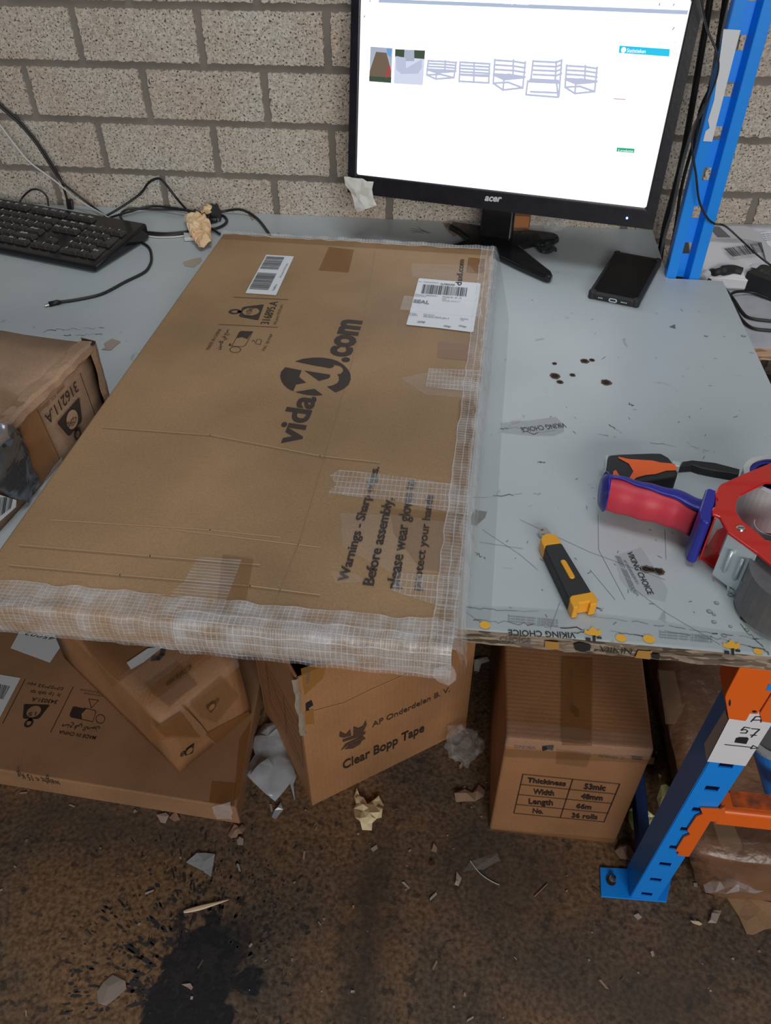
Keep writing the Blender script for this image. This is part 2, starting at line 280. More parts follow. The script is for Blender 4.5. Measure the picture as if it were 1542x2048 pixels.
def obj(name,mb,mats,parent=None,org=None,smooth=False,bevel=0,seg=2,solid=0,label=None,sub=0,fixn=True):
    if not isinstance(mats,(list,tuple)): mats=[mats]
    if parent: off=ORG[root_of(parent).name]
    else: off=V(org) if org is not None else V((0,0,0))
    me=bpy.data.meshes.new(name); me.from_pydata([tuple(v-off) for v in mb.v],[],mb.f)
    uvl=me.uv_layers.new(name='UVMap'); i=0
    for p,uv,mi in zip(me.polygons,mb.uv,mb.m):
        p.material_index=mi; p.use_smooth=smooth
        for k,l in enumerate(p.loop_indices): uvl.data[l].uv=uv[k]
    for m in mats: me.materials.append(m)
    o=bpy.data.objects.new(name,me); COL.objects.link(o)
    if parent: o.parent=parent
    else: o.location=off; ORG[o.name]=off
    if sub: d=o.modifiers.new('sub','SUBSURF'); d.levels=sub; d.render_levels=sub
    if solid: d=o.modifiers.new('solid','SOLIDIFY'); d.thickness=solid; d.offset=0
    if bevel: d=o.modifiers.new('bevel','BEVEL'); d.width=bevel; d.segments=seg; d.limit_method='ANGLE'; d.angle_limit=math.radians(40)
    if label: o['label']=label
    return o
def center(pts): 
    c=V((0,0,0)); 
    for p in pts: c+=V(p)
    return c/len(pts)
def decal(name,pxs,pl,m,parent,off=.0004,uvdir=None,label=None):
    pts=[PL(p,pl)+V(pl[1])*off for p in pxs]; u=(pts[1]-pts[0]).normalized(); n=V(pl[1])
    if 'filament' in m.name: u=V((1,0,0))
    w=n.cross(u)
    uv=[((p-pts[0]).dot(u),(p-pts[0]).dot(w)) for p in pts]
    nr=V((0,0,0))
    for i in range(len(pts)): nr+=pts[i].cross(pts[(i+1)%len(pts)])
    if nr.dot(n)<0: pts=pts[::-1]; uv=uv[::-1]
    return obj(name,MB().add(pts,[tuple(range(len(pts)))],0,uv),m,parent,org=None if parent else pts[0],label=label)
def decals(name,polys,pl,m,parent,off=.0004,label=None):
    if name in('brown_tape_strip','tape_stain','screen_photo','slot_opening') and len(polys)>1:
        for p in polys: decal(name,p,pl,m,parent,off=off,label=label)
        return
    mb=MB(); n=V(pl[1])
    for pxs in polys:
        pts=[PL(p,pl)+n*off for p in pxs]; nr=V((0,0,0))
        for i in range(len(pts)): nr+=pts[i].cross(pts[(i+1)%len(pts)])
        if nr.dot(n)<0: pts=pts[::-1]
        mb.add(pts,[tuple(range(len(pts)))])
    return obj(name,mb,m,parent,label=label)
def strokes(name,lines,pl,w,m,parent,off=.0005,label=None):
    if name in('pressed_crease','printed_rule') and len(lines)>1:
        for l in lines: strokes(name,[l],pl,w,m,parent,off,label)
        return
    mb=MB(); n=V(pl[1])
    for ln in lines:
        pts=[PL(p,pl)+n*off for p in ln]
        for a,b in zip(pts,pts[1:]):
            if (b-a).length<1e-6: continue
            t=(b-a).normalized(); s=n.cross(t)*w/2; a2=a-t*w*.3; b2=b+t*w*.3
            mb.add([a2-s,b2-s,b2+s,a2+s],[(0,1,2,3)])
    return obj(name,mb,m,parent,label=label)
def text(body,A,B,T,pl,m,parent,name='printed_text',bold=.0,shear=0,off=.0006,spacing=1,label=None):
    """lay a printed line on a plane: baseline from pixel A to B, glyph tops reach pixel T"""
    n=V(pl[1]); a=PL(A,pl);b=PL(B,pl);t=PL(T,pl); u=(b-a); Ln=u.length; u.normalize(); w=n.cross(u)
    hgt=(t-a).dot(w)
    if hgt<0: w=-w; hgt=-hgt
    c=bpy.data.curves.new('txt','FONT'); c.body=body; c.offset=bold; c.shear=shear; c.space_character=spacing; c.resolution_u=3
    o=bpy.data.objects.new('txt',c); COL.objects.link(o); bpy.context.view_layer.update()
    me=bpy.data.meshes.new_from_object(o.evaluated_get(bpy.context.evaluated_depsgraph_get()))
    bpy.data.objects.remove(o)
    if not me.vertices: return None
    xs=[v.co.x for v in me.vertices]; ys=[v.co.y for v in me.vertices]; x0,x1,ym=min(xs),max(xs),max(ys)
    par=ORG[root_of(parent).name]+(parent.location if parent.parent else V((0,0,0)))
    for v in me.vertices:
        q=a+u*((v.co.x-x0)/(x1-x0)*Ln)+w*(v.co.y/ym*hgt)+n*off; v.co=q-par
    me.materials.clear(); me.materials.append(m); me.name=name
    r=bpy.data.objects.new(name,me); COL.objects.link(r); r.parent=parent
    if label: r['label']=label
    return r
def bil(q,u,v): return (q[0]*(1-u)+q[1]*u)*(1-v)+(q[3]*(1-u)+q[2]*u)*v
def barcode(quad,pl,m,parent,nb=30,name='barcode',seed=1,off=.0006):
    rnd=random.Random(seed); q=[PL(p,pl)+V(pl[1])*off for p in quad]; mb=MB(); x=0; ws=[]
    while x<1: 
        w=rnd.choice([1,1,2,3]); g=rnd.choice([1,1,2]); ws.append((x,w)); x+=(w+g)/(nb*3.2)
    for x,w in ws:
        x1=min(1,x+w/(nb*3.2)); mb.add([bil(q,x,0),bil(q,x1,0),bil(q,x1,1),bil(q,x,1)],[(0,1,2,3)])
    return obj(name,mb,m,parent)
def prism_px(name,pxs,z1,z0,m,parent,bevel=.001,seg=2,smooth=False,label=None,org=None):
    pts=[P(x,y,z1) for x,y in pxs]; return obj(name,MB().prism(pts,(0,0,z0-z1)),m,parent,bevel=bevel,seg=seg,smooth=smooth,label=label,org=org)
def cardbox(name,c8,m,parent,label=None,bevel=.003,nx=1,lump=0,seedv=0):
    if not lump: return obj(name,MB().hexa(c8),m,parent,bevel=bevel,seg=3,label=label)
    c=[V(x) for x in c8]; bm=bmesh.new(); vs=[bm.verts.new(x) for x in c]
    for f in [(3,2,1,0),(4,5,6,7),(0,1,5,4),(1,2,6,5),(2,3,7,6),(3,0,4,7)]: bm.faces.new([vs[i] for i in f])
    bmesh.ops.subdivide_edges(bm,edges=bm.edges[:],cuts=nx,use_grid_fill=True); z0=min(x.z for x in c)
    for v in bm.verts:
        if v.co.z>z0+.002:
            q=v.co*14+V((seedv,0,0)); d=mn.noise_vector(q)*lump+mn.noise_vector(v.co*40)*lump*.4; v.co+=d
    mb=MB(); bm.verts.index_update(); mb.add([v.co.copy() for v in bm.verts],[tuple(v.index for v in f.verts) for f in bm.faces]); bm.free()
    return obj(name,mb,m,parent,smooth=True,label=label)
def crumple(name,pxs,z,m,label,cat,amp=.01,cell=.012,parent=None,seed=0,thick=.0006,smooth=False,group=None,fold=1.0,plane=None,minz=None):
    """irregular crumpled sheet whose outline follows the given corners on plane z"""
    rnd=random.Random(seed+11)
    pl=plane or TOP(z); n=V(pl[1]); pts=[PL(p,pl) for p in pxs]; o=pts[0]; u=(pts[1]-pts[0]).normalized(); w=n.cross(u)
    p2=[V(((p-o).dot(u),(p-o).dot(w))) for p in pts]; ed=[]; ring=[]
    for i in range(len(p2)):
        a,b=p2[i],p2[(i+1)%len(p2)]; k=max(1,int((b-a).length/cell))
        for j in range(k):
            q=a.lerp(b,j/k); 
            if j: q+=V((rnd.uniform(-1,1),rnd.uniform(-1,1)))*cell*.18
            ring.append(q)
    vs=list(ring); x0=min(p.x for p in p2);x1=max(p.x for p in p2);y0=min(p.y for p in p2);y1=max(p.y for p in p2)
    def inside(q):
        c=False
        for i in range(len(p2)):
            a,b=p2[i],p2[i-1]
            if (a.y>q.y)!=(b.y>q.y) and q.x<(b.x-a.x)*(q.y-a.y)/(b.y-a.y)+a.x: c=not c
        return c
    x=x0
    while x<x1:
        y=y0
        while y<y1:
            q=V((x+rnd.uniform(-.4,.4)*cell,y+rnd.uniform(-.4,.4)*cell))
            if inside(q) and min((q-r).length for r in ring)>cell*.4: vs.append(q)
            y+=cell
        x+=cell
    nn=len(ring); res=delaunay_2d_cdt(vs,[],[list(range(nn))],1,1e-6); mb=MB(); out=[]
    for q in res[0]:
        hh=abs(mn.noise(V((q.x*38,q.y*38,seed*3.1)))*1.6+mn.noise(V((q.x*90,q.y*90,seed)))*.7)*amp+rnd.uniform(0,.25)*amp
        if inside(q) and nn and min((q-r).length for r in ring)>cell*.3: hh+=amp*.35*fold
        out.append(o+u*q.x+w*q.y+n*(hh+.0006))
    if minz is not None:
        for q in out: q.z=max(q.z,minz)
    mb.add(out,[tuple(f) for f in res[2]],0,[(q.x,q.y) for q in res[0]])
    ob=obj(name,mb,m,parent,org=None if parent else pts[0],solid=thick,smooth=smooth)
    if not parent: tag(ob,label,cat,group)
    elif label: ob['label']=label
    return ob
def cable(name,pts,r,m,label,cat='cable',parent=None,k=6,seg=8):
    pts=smooth_pts(pts,k); o=obj(name,MB().tube(pts,r,seg),m,parent,org=None if parent else pts[0],smooth=True)
    if not parent: tag(o,label,cat)
    return o
def ball(name,c,r,m,label,cat,seed=0,amp=.35,sq=.8,parent=None,sub=3):
    bm=bmesh.new(); bmesh.ops.create_icosphere(bm,subdivisions=sub,radius=1); mb=MB(); vs=[]
    for v in bm.verts:
        d=1+amp*mn.noise(v.co*2.2+V((seed,0,0)))+amp*.6*mn.noise(v.co*5+V((0,seed,0))); q=v.co*d*r; q.z*=sq; vs.append(q+V(c))
    mb.add(vs,[tuple(v.index for v in f.verts) for f in bm.faces]); bm.free()
    lo=min(v.z for v in mb.v); base=c[2]-r*sq
    for v in mb.v: v.z+= base-lo
    o=obj(name,mb,m,parent,org=None if parent else (c[0],c[1],base))
    if not parent: tag(o,label,cat)
    return o
def weight(parent,pl,T,Bc,Lp,Rp,num,m=None,discm=None,ts=1):
    """kettle-weight pictogram: T top of ring, Bc base centre, Lp/Rp base corners, in pixels"""
    n=V(pl[1]); t=PL(T,pl);b=PL(Bc,pl); up=(t-b); h=up.length; up.normalize(); l=PL(Lp,pl);r=PL(Rp,pl); ww=(r-l).length; s=(r-l).normalized(); s=(s-up*s.dot(up)).normalized()
    def at(x,y,o=.0004): return b+s*(x*ww)+up*(y*h)+n*o
    mb=MB(); body=[(-.5,.03),(-.46,0),(.46,0),(.5,.03),(.33,.56),(.26,.62),(-.26,.62),(-.33,.56)]
    pts=[at(*q) for q in body]; mb.add(pts,[tuple(range(8))])
    rr=h*.14; cc=at(0,.80); k=24; vs=[]
    for rad in (rr,rr*.5): vs+=[cc+(s*math.cos(2*math.pi*i/k)*1.15+up*math.sin(2*math.pi*i/k)*1.3)*rad for i in range(k)]
    mb.add(vs,[(i,(i+1)%k,k+(i+1)%k,k+i) for i in range(k)]); mb.add([at(-.07,.6),at(.07,.6),at(.07,.7),at(-.07,.7)],[(0,1,2,3)])
    sy=obj('weight_symbol',mb,m or M['print'],parent)
    mb=MB(); c2=at(0,.31,.0008); mb.add([c2+(s*math.cos(2*math.pi*i/k)+up*math.sin(2*math.pi*i/k)*1.0)*min(ww*.31,h*.25) for i in range(k)],[tuple(range(k))]); obj('symbol_disc',mb,discm or M['card'],sy)
    return sy,at
def text3(body,a,b,t,n,m,parent,**k):
    """same as text() but from world points"""
    def px(p): q=p-CP; return (W/2+F*q.dot(RT)/q.dot(FW),H/2-F*q.dot(UP)/q.dot(FW))
    return text(body,px(a),px(b),px(t),(a,n),m,parent,**k)
def rib_strip(name,edge,prof,m,parent,seed=0,amp=.0018,nlen=60,label=None,jag=0):
    """tape wrapped along an edge: edge=[start,end], prof=[(du,dz vector)...] cross-section offsets"""
    a,b=V(edge[0]),V(edge[1]); L=(b-a).length; mb=MB(); vs=[];uv=[]; npf=len(prof); rnd=random.Random(seed); t=0; ts=[0]
    for i in range(1,npf): ts.append(ts[-1]+(V(prof[i])-V(prof[i-1])).length)
    for i in range(nlen+1):
        f=i/nlen; base=a.lerp(b,f); j=mn.noise(V((f*L*30,seed,0)))*jag
        for k,pf in enumerate(prof):
            q=base+V(pf); 
            if k==0: q+= (V(prof[0])-V(prof[1])).normalized()*j
            nz=mn.noise_vector(q*60+V((seed,0,0)))*amp; q+=nz; vs.append(q); uv.append((f*L,ts[k]))
    fs=[(i*npf+k,(i+1)*npf+k,(i+1)*npf+k+1,i*npf+k+1) for i in range(nlen) for k in range(npf-1)]
    mb.add(vs,fs,0,uv); return obj(name,mb,m,parent,label=label,smooth=False)
#==SETTING==
# ---------------------------------------------------------------- structure
def build_wall():
    mb=MB(); Yw=1.4503; ym=Yw+.0035; mb.add([(-2.2,ym,FZ),(1.8,ym,FZ),(1.8,ym,1.1),(-2.2,ym,1.1)],[(0,1,2,3)],1)
    mb.box((-2.2,ym+.001,FZ),(1.8,ym+.12,1.1),1)
    hz=.0891; z3=.0669; Lx=.2154; rnd=random.Random(3)
    for k in range(-8,12):
        za=z3+(k-1)*hz+.0058+.0004*mn.noise(V((k,0,0))); zb=za+hz-.0116; offx=-.8141 if k%2==0 else -.7017
        for j in range(-7,12):
            xa=offx+j*Lx+.0064; xb=xa+Lx-.0128
            if xb<-2.1 or xa>1.7: continue
            per=[]; nx,nz_=46,20
            for i in range(nx): per.append((xa+(xb-xa)*i/nx,za))
            for i in range(nz_): per.append((xb,za+(zb-za)*i/nz_))
            for i in range(nx): per.append((xb-(xb-xa)*i/nx,zb))
            for i in range(nz_): per.append((xa,zb-(zb-za)*i/nz_))
            n=len(per); pp=[V((x+rnd.uniform(-.0014,.0014),ym,z+rnd.uniform(-.0014,.0014))) for x,z in per]; cx,cz=(xa+xb)/2,(za+zb)/2
            fr=[V((p.x+(cx-p.x)/abs(cx-p.x+1e-9)*.0005,Yw,p.z+(cz-p.z)/abs(cz-p.z+1e-9)*.0005)) for p in pp]
            mb.add(pp+fr,[tuple(n+i for i in range(n))]+[(i,(i+1)%n,n+(i+1)%n,n+i) for i in range(n)],0)
    o=obj('wall_back',mb,[M['block'],M['mortar']]); tag(o,kind='structure')
build_wall()
o=obj('floor',MB().add([(-3,-2,FZ),(3,-2,FZ),(3,1.6,FZ),(-3,1.6,FZ)],[(0,1,2,3)]),M['floor']); tag(o,kind='structure')
#==TABLE==
tb=thing('packing_table',(-.4,.96,-.022),'long white laminated packing table top with scratches and worn chipboard front edge','table')
yf=.471; TX0=-1.35
outl=[(TX0,yf),(.399,yf),(.399,1.247),(.313,1.247),(.3145,1.449),(TX0,1.449)]
mb=MB(); n=len(outl)
mb.add([(x,y,0) for x,y in outl],[tuple(range(n))],0); mb.add([(x,y,-.0012) for x,y in outl]+[(x,y,0) for x,y in outl],[(i,(i+1)%n,n+(i+1)%n,n+i) for i in range(n)],0)
obj('table_top_laminate',mb,M['white'],tb)
# worn chipboard core with a nibbled lower front edge
mb=MB(); xs=[TX0+(.399-TX0)*i/200 for i in range(201)]; top=[V((x,yf+.0005+.0012*abs(mn.noise(V((x*60,0,0)))),-.0012)) for x in xs]; bot=[V((x,yf+.001+.003*abs(mn.noise(V((x*45,5,0)))),-.0215-.0025*mn.noise(V((x*25,9,0))))) for x in xs]
k=len(xs); mb.add(top+bot,[(i,k+i,k+i+1,i+1) for i in range(k-1)])
mb.add([(TX0,yf+.004,-.0215),(.399,yf+.004,-.0215),(.399,1.247,-.0215),(.313,1.247,-.0215),(.313,1.449,-.0215),(TX0,1.449,-.0215)],[(5,4,3,2,1,0)])
mb.add([(.3985,yf,-.0215),(.3985,1.247,-.0215),(.3985,1.247,-.0012),(.3985,yf,-.0012),(.313,1.2465,-.0215),(.313,1.2465,-.0012)],[(0,1,2,3),(1,4,5,2)])
obj('chipboard_core',mb,M['chip'],tb,label='rough brown chipboard edge with torn tape')
obj('support_beam',MB().box((TX0,.60,-.10),(.27,.64,-.0218)).box((TX0,1.38,-.10),(.30,1.42,-.0218)),M['orange'],tb,bevel=.002)
T0=TOP(0)
decal('grey_table_strip',[(992,470),(1006,560),(1018,640),(1013,720),(1004,850),(998,960),(990,1100),(984,1200),(980,1262),(932,1257),(950,1000),(965,800),(975,560),(980,470)],T0,M['sheet'],tb,off=.0003)  # faint grey see-through strip with a wavy edge beside the carton
def hole(px,py,rx,ry=None,core=.62):
    c=P(px,py,.0003); rx=rx/1555.*(c-CP).dot(FW); ry=rx*1.0 if ry is None else ry/1555.*(c-CP).dot(FW)*1.5; mb=MB(); rnd=random.Random(px); k=18
    rim=[c+V((math.cos(2*math.pi*i/k)*rx*rnd.uniform(.85,1.2),math.sin(2*math.pi*i/k)*ry*rnd.uniform(.85,1.2),0)) for i in range(k)]
    cr=[c+V((math.cos(2*math.pi*i/k)*rx*core,math.sin(2*math.pi*i/k)*ry*core,.0002)) for i in range(k)]
    mb.add(rim,[tuple(range(k))],0); mb.add(cr,[tuple(range(k))],1); obj('drill_hole',mb,[M['burn'],M['hole']],tb)
for h in [(1110,752,11),(1120,764,7),(1145,750,6),(1109,727,5),(1169,722,9),(1184,720,6),(1212,765,11),(1292,1138,12,7),(1304,1140,10,6),(1318,1143,11,7),(1492,1237,10,7)]: hole(*h)
# little screws and staples
mb=MB()
for x,y,r in [(1461,1190,6),(1433,1206,5),(1419,1223,6),(1428,1229,4),(1428,1244,5),(1461,1253,4),(1494,1260,5),(1448,1271,6),(1412,672,4),(1487,672,5)]:
    c=P(x,y,.0003); r=r/1555*(c-CP).dot(FW); mb=MB(); k=14; rm=[c+V((math.cos(6.283*i/k)*r,math.sin(6.283*i/k)*r*.9,0)) for i in range(k)]; ri=[c+V((math.cos(6.283*i/k)*r*.72+r*.1,math.sin(6.283*i/k)*r*.62+r*.08,.0001)) for i in range(k)]
    mb.add(rm,[tuple(range(k))],0); mb.add(ri,[tuple(range(k))],1); obj('screw_dent',mb,[M['dentrim'],M['dent']],tb)
# torn printed tape remnants
rt=decal('tape_remnant',[(1001,846),(1062,841),(1112,834),(1120,842),(1128,850),(1128,864),(1108,872),(1060,872),(1003,866)],T0,M['cover'],tb,off=.0004)
text('VIKING CHOICE',(1128,846),(1040,856),(1126,856),T0,M['ink'],rt,bold=.006)
rt=decal('tape_remnant',[(1228,1112),(1283,1095),(1336,1180),(1330,1205),(1262,1186),(1240,1160)],T0,M['sheet'],tb,off=.0004)
text('VIKING CHOICE',(1253,1105),(1296,1190),(1263,1101),T0,M['ink'],rt,bold=.012)
text('AP ONDERDELEN B.V.',(1246,1121),(1274,1170),(1250,1118),T0,M['ink_soft'],rt)
for i in range(3): text('gevestigd te - rotterdam netherlands info',(1231+i*3.6,1113+i*.6),(1262+i*6,1183+i*5),(1234+i*3.6,1111+i*.6),T0,M['ink_soft'],rt)
rt=decal('tape_remnant',[(932,1212),(1020,1214),(1150,1222),(1300,1240),(1450,1262),(1540,1270),(1541,1308),(1300,1287),(1100,1272),(932,1255)],T0,M['sheet'],tb,off=.0005,label='printed packing tape stuck along the table front edge')
text('VIKING CHOICE',(1150,1266),(1016,1260),(1150,1278),T0,M['ink'],rt,bold=.02)
for i in range(3): text('AP ONDERDELEN B.V. rotterdam netherlands levering',(1116,1240+i*5.2),(1016,1231+i*5.2),(1116,1244+i*5.2),T0,M['ink_soft'],rt)
for i in range(3): text('AP ONDERDELEN B.V. rotterdam netherlands levering',(1424,1272+i*5.2),(1318,1263+i*5.2),(1424,1276+i*5.2),T0,M['ink_soft'],rt)
for (x,y) in ((1185,1268),(1462,1294)):
    decals('helmet_print',[[(x-17,y-1),(x-16,y-8),(x-9,y-5),(x,y-14),(x+9,y-5),(x+17,y-8),(x+16,y+3),(x+9,y+6),(x-9,y+3)]],T0,M['dotyellow'],rt,off=.0009,label='yellow horned helmet emblem')
    decals('helmet_print',[[(x-14,y+8),(x-4,y+9),(x-4,y+16),(x-14,y+15)],[(x,y+4),(x+6,y+4),(x+6,y+18),(x,y+17)],[(x+8,y+6),(x+18,y+7),(x+18,y+11),(x+8,y+10)]],T0,M['ink'],rt,off=.0009)
for x,y,r in ((970,1250,11),(1242,1276,11),(1298,1278,12),(1516,1303,9)):
    c=P(x,y,.0009); rr=r/1555*(c-CP).dot(FW); obj('yellow_dot_print',MB().add([c+V((math.cos(i*.3927)*rr,math.sin(i*.3927)*rr*.9,0)) for i in range(16)],[tuple(range(16))]),M['dotyellow'],rt)
# text on the chipboard edge
EDG=(V((0,yf-.0006,0)),V((0,-1,0)))
text('CHOICE',(1000,1284),(1062,1287),(1000,1275),EDG,M['ink_soft'],tb,bold=.01); text('VIIKIN',(1198,1302),(1262,1308),(1198,1292),EDG,M['ink'],tb,bold=.0)
decals('tape_stain',[[(1090,1281),(1118,1284),(1118,1299),(1090,1296)],[(1276,1300),(1304,1302),(1300,1318),(1270,1315)]],EDG,mat('ochre_tape_print',(.42,.22,.05),.5),tb,off=.0005,label='yellow printed tape patches')
decals('tape_stain',[[(1148,1287),(1160,1284),(1182,1289),(1180,1300),(1164,1303),(1150,1299)],[(1300,1306),(1320,1308),(1318,1318),(1304,1316)]],EDG,M['ink'],tb,off=.0006,label='black printed tape patches')
# scratches and dirt
rnd=random.Random(5); ln=[]
for i in range(60):
    x=rnd.uniform(1000,1500); y=rnd.uniform(600,1250); a=rnd.uniform(0,6.28); l=rnd.choice([3,4,6,10]); ln.append([(x,y),(x+l*math.cos(a),y+l*.6*math.sin(a))])
strokes('scratch_mark',ln,T0,.0006,M['ink_soft'],tb)
ln=[[(965,1060),(1040,1110),(1075,1140)],[(1040,1040),(1180,1105),(1330,1160)],[(1196,1030),(1197,1100),(1250,1200)],[(1330,1060),(1332,1120)],[(932,1225),(975,1255)],[(960,1085),(1045,1098)],[(1270,1180),(1330,1225),(1440,1290)],[(1180,1140),(1230,1200)],[(1120,1205),(1100,1260)]]
strokes('scratch_mark',ln,T0,.00035,M['ink_soft'],tb)
rnd=random.Random(9); ln=[]
def tear(x0,y0,x1,y1,n=14,j=4):
    p=[(x0+(x1-x0)*i/n+rnd.uniform(-3,3),y0+(y1-y0)*i/n+rnd.uniform(-j,j)*rnd.choice([.2,.3,.8])) for i in range(n+1)]; ln.append(p)
tear(935,1215,1075,1225,16);tear(950,1240,1180,1262,24,6);tear(1180,1232,1540,1282,34,4);tear(1330,1262,1538,1300,20,7);tear(1000,858,1055,855,10,3);tear(1055,868,1110,862,8,5);tear(1300,886,1350,893,9,2);tear(1380,893,1430,905,8,2)
tear(1190,1215,1205,1222,8,3);tear(948,996,1046,988,14,3);tear(1066,990,1085,990,5,5);tear(90,662,205,655,18,5);tear(130,672,205,668,16,4);tear(820,462,860,468,4,2);tear(948,1105,972,1118,9,6);tear(1170,1222,1205,1215,12,5);tear(1480,1250,1540,1310,12,7);tear(1120,1270,1180,1262,10,3);tear(1220,1262,1300,1275,10,3)
tear(1078,924,1090,926,5,3);tear(1258,806,1268,812,5,3);tear(1218,850,1245,868,6,3);tear(1196,868,1216,872,5,2)
TM=0
for l_ in ln:
    k_=0
    while k_<len(l_)-1:
        m_=rnd.choice([1,2,3,4]); strokes('torn_tape_mark',[l_[k_:k_+m_+1]],T0,rnd.choice([.0003,.0005,.001]),rnd.choice([M['ink'],M['ink_soft']]),tb); k_+=m_+rnd.choice([0,0,1])
decals('paint_chip_mark',[[(1338,654),(1351,658),(1350,649)]],T0,M['ink_soft'],tb)
decals('glue_residue',[[(942,1033),(950,1020),(974,1024),(970,1036),(952,1052),(943,1050)]],T0,mat('grey_glue_film',(.2,.21,.19),.5,bump=.6,bscale=150,alpha=.8),tb)
decals('paint_chip_mark',[[(365,525),(385,518),(402,515),(404,522),(388,535),(370,533)]],T0,mat('brown_ring_stain',(.40,.33,.27),.5),tb)
decals('tape_scrap_mark',[[(496,428),(507,426),(513,436),(504,441)],[(203,700),(212,694),(208,688),(224,678),(242,684),(232,692),(222,701)]],T0,M['pinkscrap'],tb,off=.0008,label='reddish brown torn card bits stuck on the table')
# right hand neighbour table
rtb=thing('side_table',(.75,1.29,-.072),'lower white table top right of the blue upright, cables lying on it','table')
obj('table_top_laminate',MB().box((.401,1.127,-.052),(1.25,1.447,-.05)),mat('grey_white_laminate',(.55,.56,.61),.45,var=.25,vscale=20),rtb)
obj('chipboard_core',MB().box((.401,1.1268,-.0715),(1.25,1.446,-.0521)),M['chip_new'],rtb)
obj('table_leg',MB().box((1.1,1.15,FZ),(1.14,1.19,-.0718)).box((1.1,1.38,FZ),(1.14,1.42,-.0718)).box((.66,1.15,FZ),(.70,1.19,-.0718)),M['navy'],rtb)
#==RACK==
rk=thing('racking_frame',(.32,.9,FZ),'blue steel racking frame with slotted uprights at the right of the table','rack')
def web(mb,fr,u0,u1,s0,s1,holes,hu0,hu1,hh):
    """strip from s0..s1 with rectangular openings centred on holes"""
    s=s0
    for h in sorted(holes):
        a,b=h-hh/2,h+hh/2
        if a<=s0 or b>=s1: continue
        mb.add([fr(u0,s),fr(u1,s),fr(u1,a),fr(u0,a)],[(0,1,2,3)]); mb.add([fr(u0,a),fr(hu0,a),fr(hu0,b),fr(u0,b)],[(0,1,2,3)]); mb.add([fr(hu1,a),fr(u1,a),fr(u1,b),fr(hu1,b)],[(0,1,2,3)]); s=b
    mb.add([fr(u0,s),fr(u1,s),fr(u1,s1),fr(u0,s1)],[(0,1,2,3)])
# rear upright: folded profile
prof=[(.3105,1.270),(.3105,1.25),(.325,1.25),(.3275,1.268),(.3425,1.268),(.347,1.25),(.362,1.25),(.362,1.270)]
mb=MB(); z0,z1=FZ+.002,.95
for i,(a,b) in enumerate(zip(prof,prof[1:])):
    if i==3: continue
    mb.add([(a[0],a[1],z0),(b[0],b[1],z0),(b[0],b[1],z1),(a[0],a[1],z1)],[(0,1,2,3)])
hz0=PY(1378.5,496,1.268).z; hz1=PY(1487,85.5,1.268).z; hp=(hz1-hz0)/5; hs=[hz0+hp*i for i in range(-12,14)]
web(mb,lambda u,s:V((u,1.268,s)),.3275,.3425,z0,z1,hs,.3300,.3415,.0185)
obj('upright',mb,M['blue'],rk,solid=.0016)
ls=decal('label_strip',[(1447,58),(1481,60),(1424,283),(1406,282),(1411,262),(1419,256),(1416,240),(1428,200),(1436,140)],(V((0,1.2489,0)),V((0,-1,0))),M['label'],rk,off=.0006,label='torn white paper strip on the rear upright')
# front upright, leaning back towards its foot
p0=PY(1452,1529,.490); dd=(P(1287,1797,-.617)-p0).normalized(); nn=(V((0,-1,0))-dd*V((0,-1,0)).dot(dd)).normalized(); ex=nn.cross(-dd).normalized()*-1
if ex.x<0: ex=-ex
pitch=(PL((1291,1787),(p0,nn))-p0).dot(dd)/7
def fp(u,s,o=0): return p0+ex*u+dd*s+nn*o
mb=MB(); sb=(FZ+.004-p0.z)/dd.z; web(mb,lambda u,s:fp(u,s),-.0185,.0185,-.138,sb,[pitch*i for i in range(-2,9)],-.0075,.0075,.0115)
for u in(-.0185,.0185): mb.add([fp(u,-.138),fp(u,sb),fp(u,sb+.0,-.042),fp(u,-.138,-.042)],[(0,1,2,3)])
for u,v in((-.0185,-.008),(.0185,.008)): mb.add([fp(u,-.138,-.042),fp(u,sb,-.042),fp(v,sb,-.042),fp(v,-.138,-.042)],[(0,1,2,3)])
obj('upright',mb,M['blue'],rk,solid=.0018)
obj('base_plate',MB().prism([P(1200,1734,FZ+.003),P(1262,1737,FZ+.003),P(1345,1745,FZ+.003),P(1333,1804,FZ+.003),P(1202,1793,FZ+.003)],(0,0,-.0028)),M['blue'],rk,bevel=.0008)
b0=P(1222,1762,FZ+.003); obj('anchor_bolt',MB().cyl(b0,b0+V((0,0,.0022)),.007,seg=16,mi=1).cyl(b0+V((.002,.002,.002)),b0+V((.003,.003,.008)),.004,seg=6).cyl(b0+V((.002,.002,.002)),b0+V((.002,.002,.004)),.0055,seg=16),[M['chrome'],M['hole']],rk)
br=MB().box((0,0,0),(.001,.001,.001)); br=MB()
a=V((.300,.53,FZ+.035)); b=V((.325,1.252,FZ+.035)); up=V((0,0,.025)); br.hexa([a,a+V((.018,0,0)),b+V((.018,0,0)),b,a+up,a+V((.018,0,0))+up,b+V((.018,0,0))+up,b+up]); obj('diagonal_brace',br,M['navy'],rk,bevel=.002)
PF=(p0+nn*.002,nn)
z7=Q(1440,1300,7.87); z3=Q(1140,1280,3.413)
lb=decal('paper_label',[(1460,1433),(1488,1438),(1494,1430),(1500,1420),(1530,1423),(1526,1436),(1547,1441),(1491,1531),(1414,1522)],PF,mat('white_paper_label',(.74,.74,.80),.5,bump=.3,bscale=15),rk,off=.0006,label='white paper label reading A 57 with an arrow')
strokes('handwritten_letter',[z7((485,1115),(560,1035),(620,1035),(652,1062),(640,1122)),z7((520,1090),(645,1090))],PF,.0012,M['ink'],lb,off=.0012)
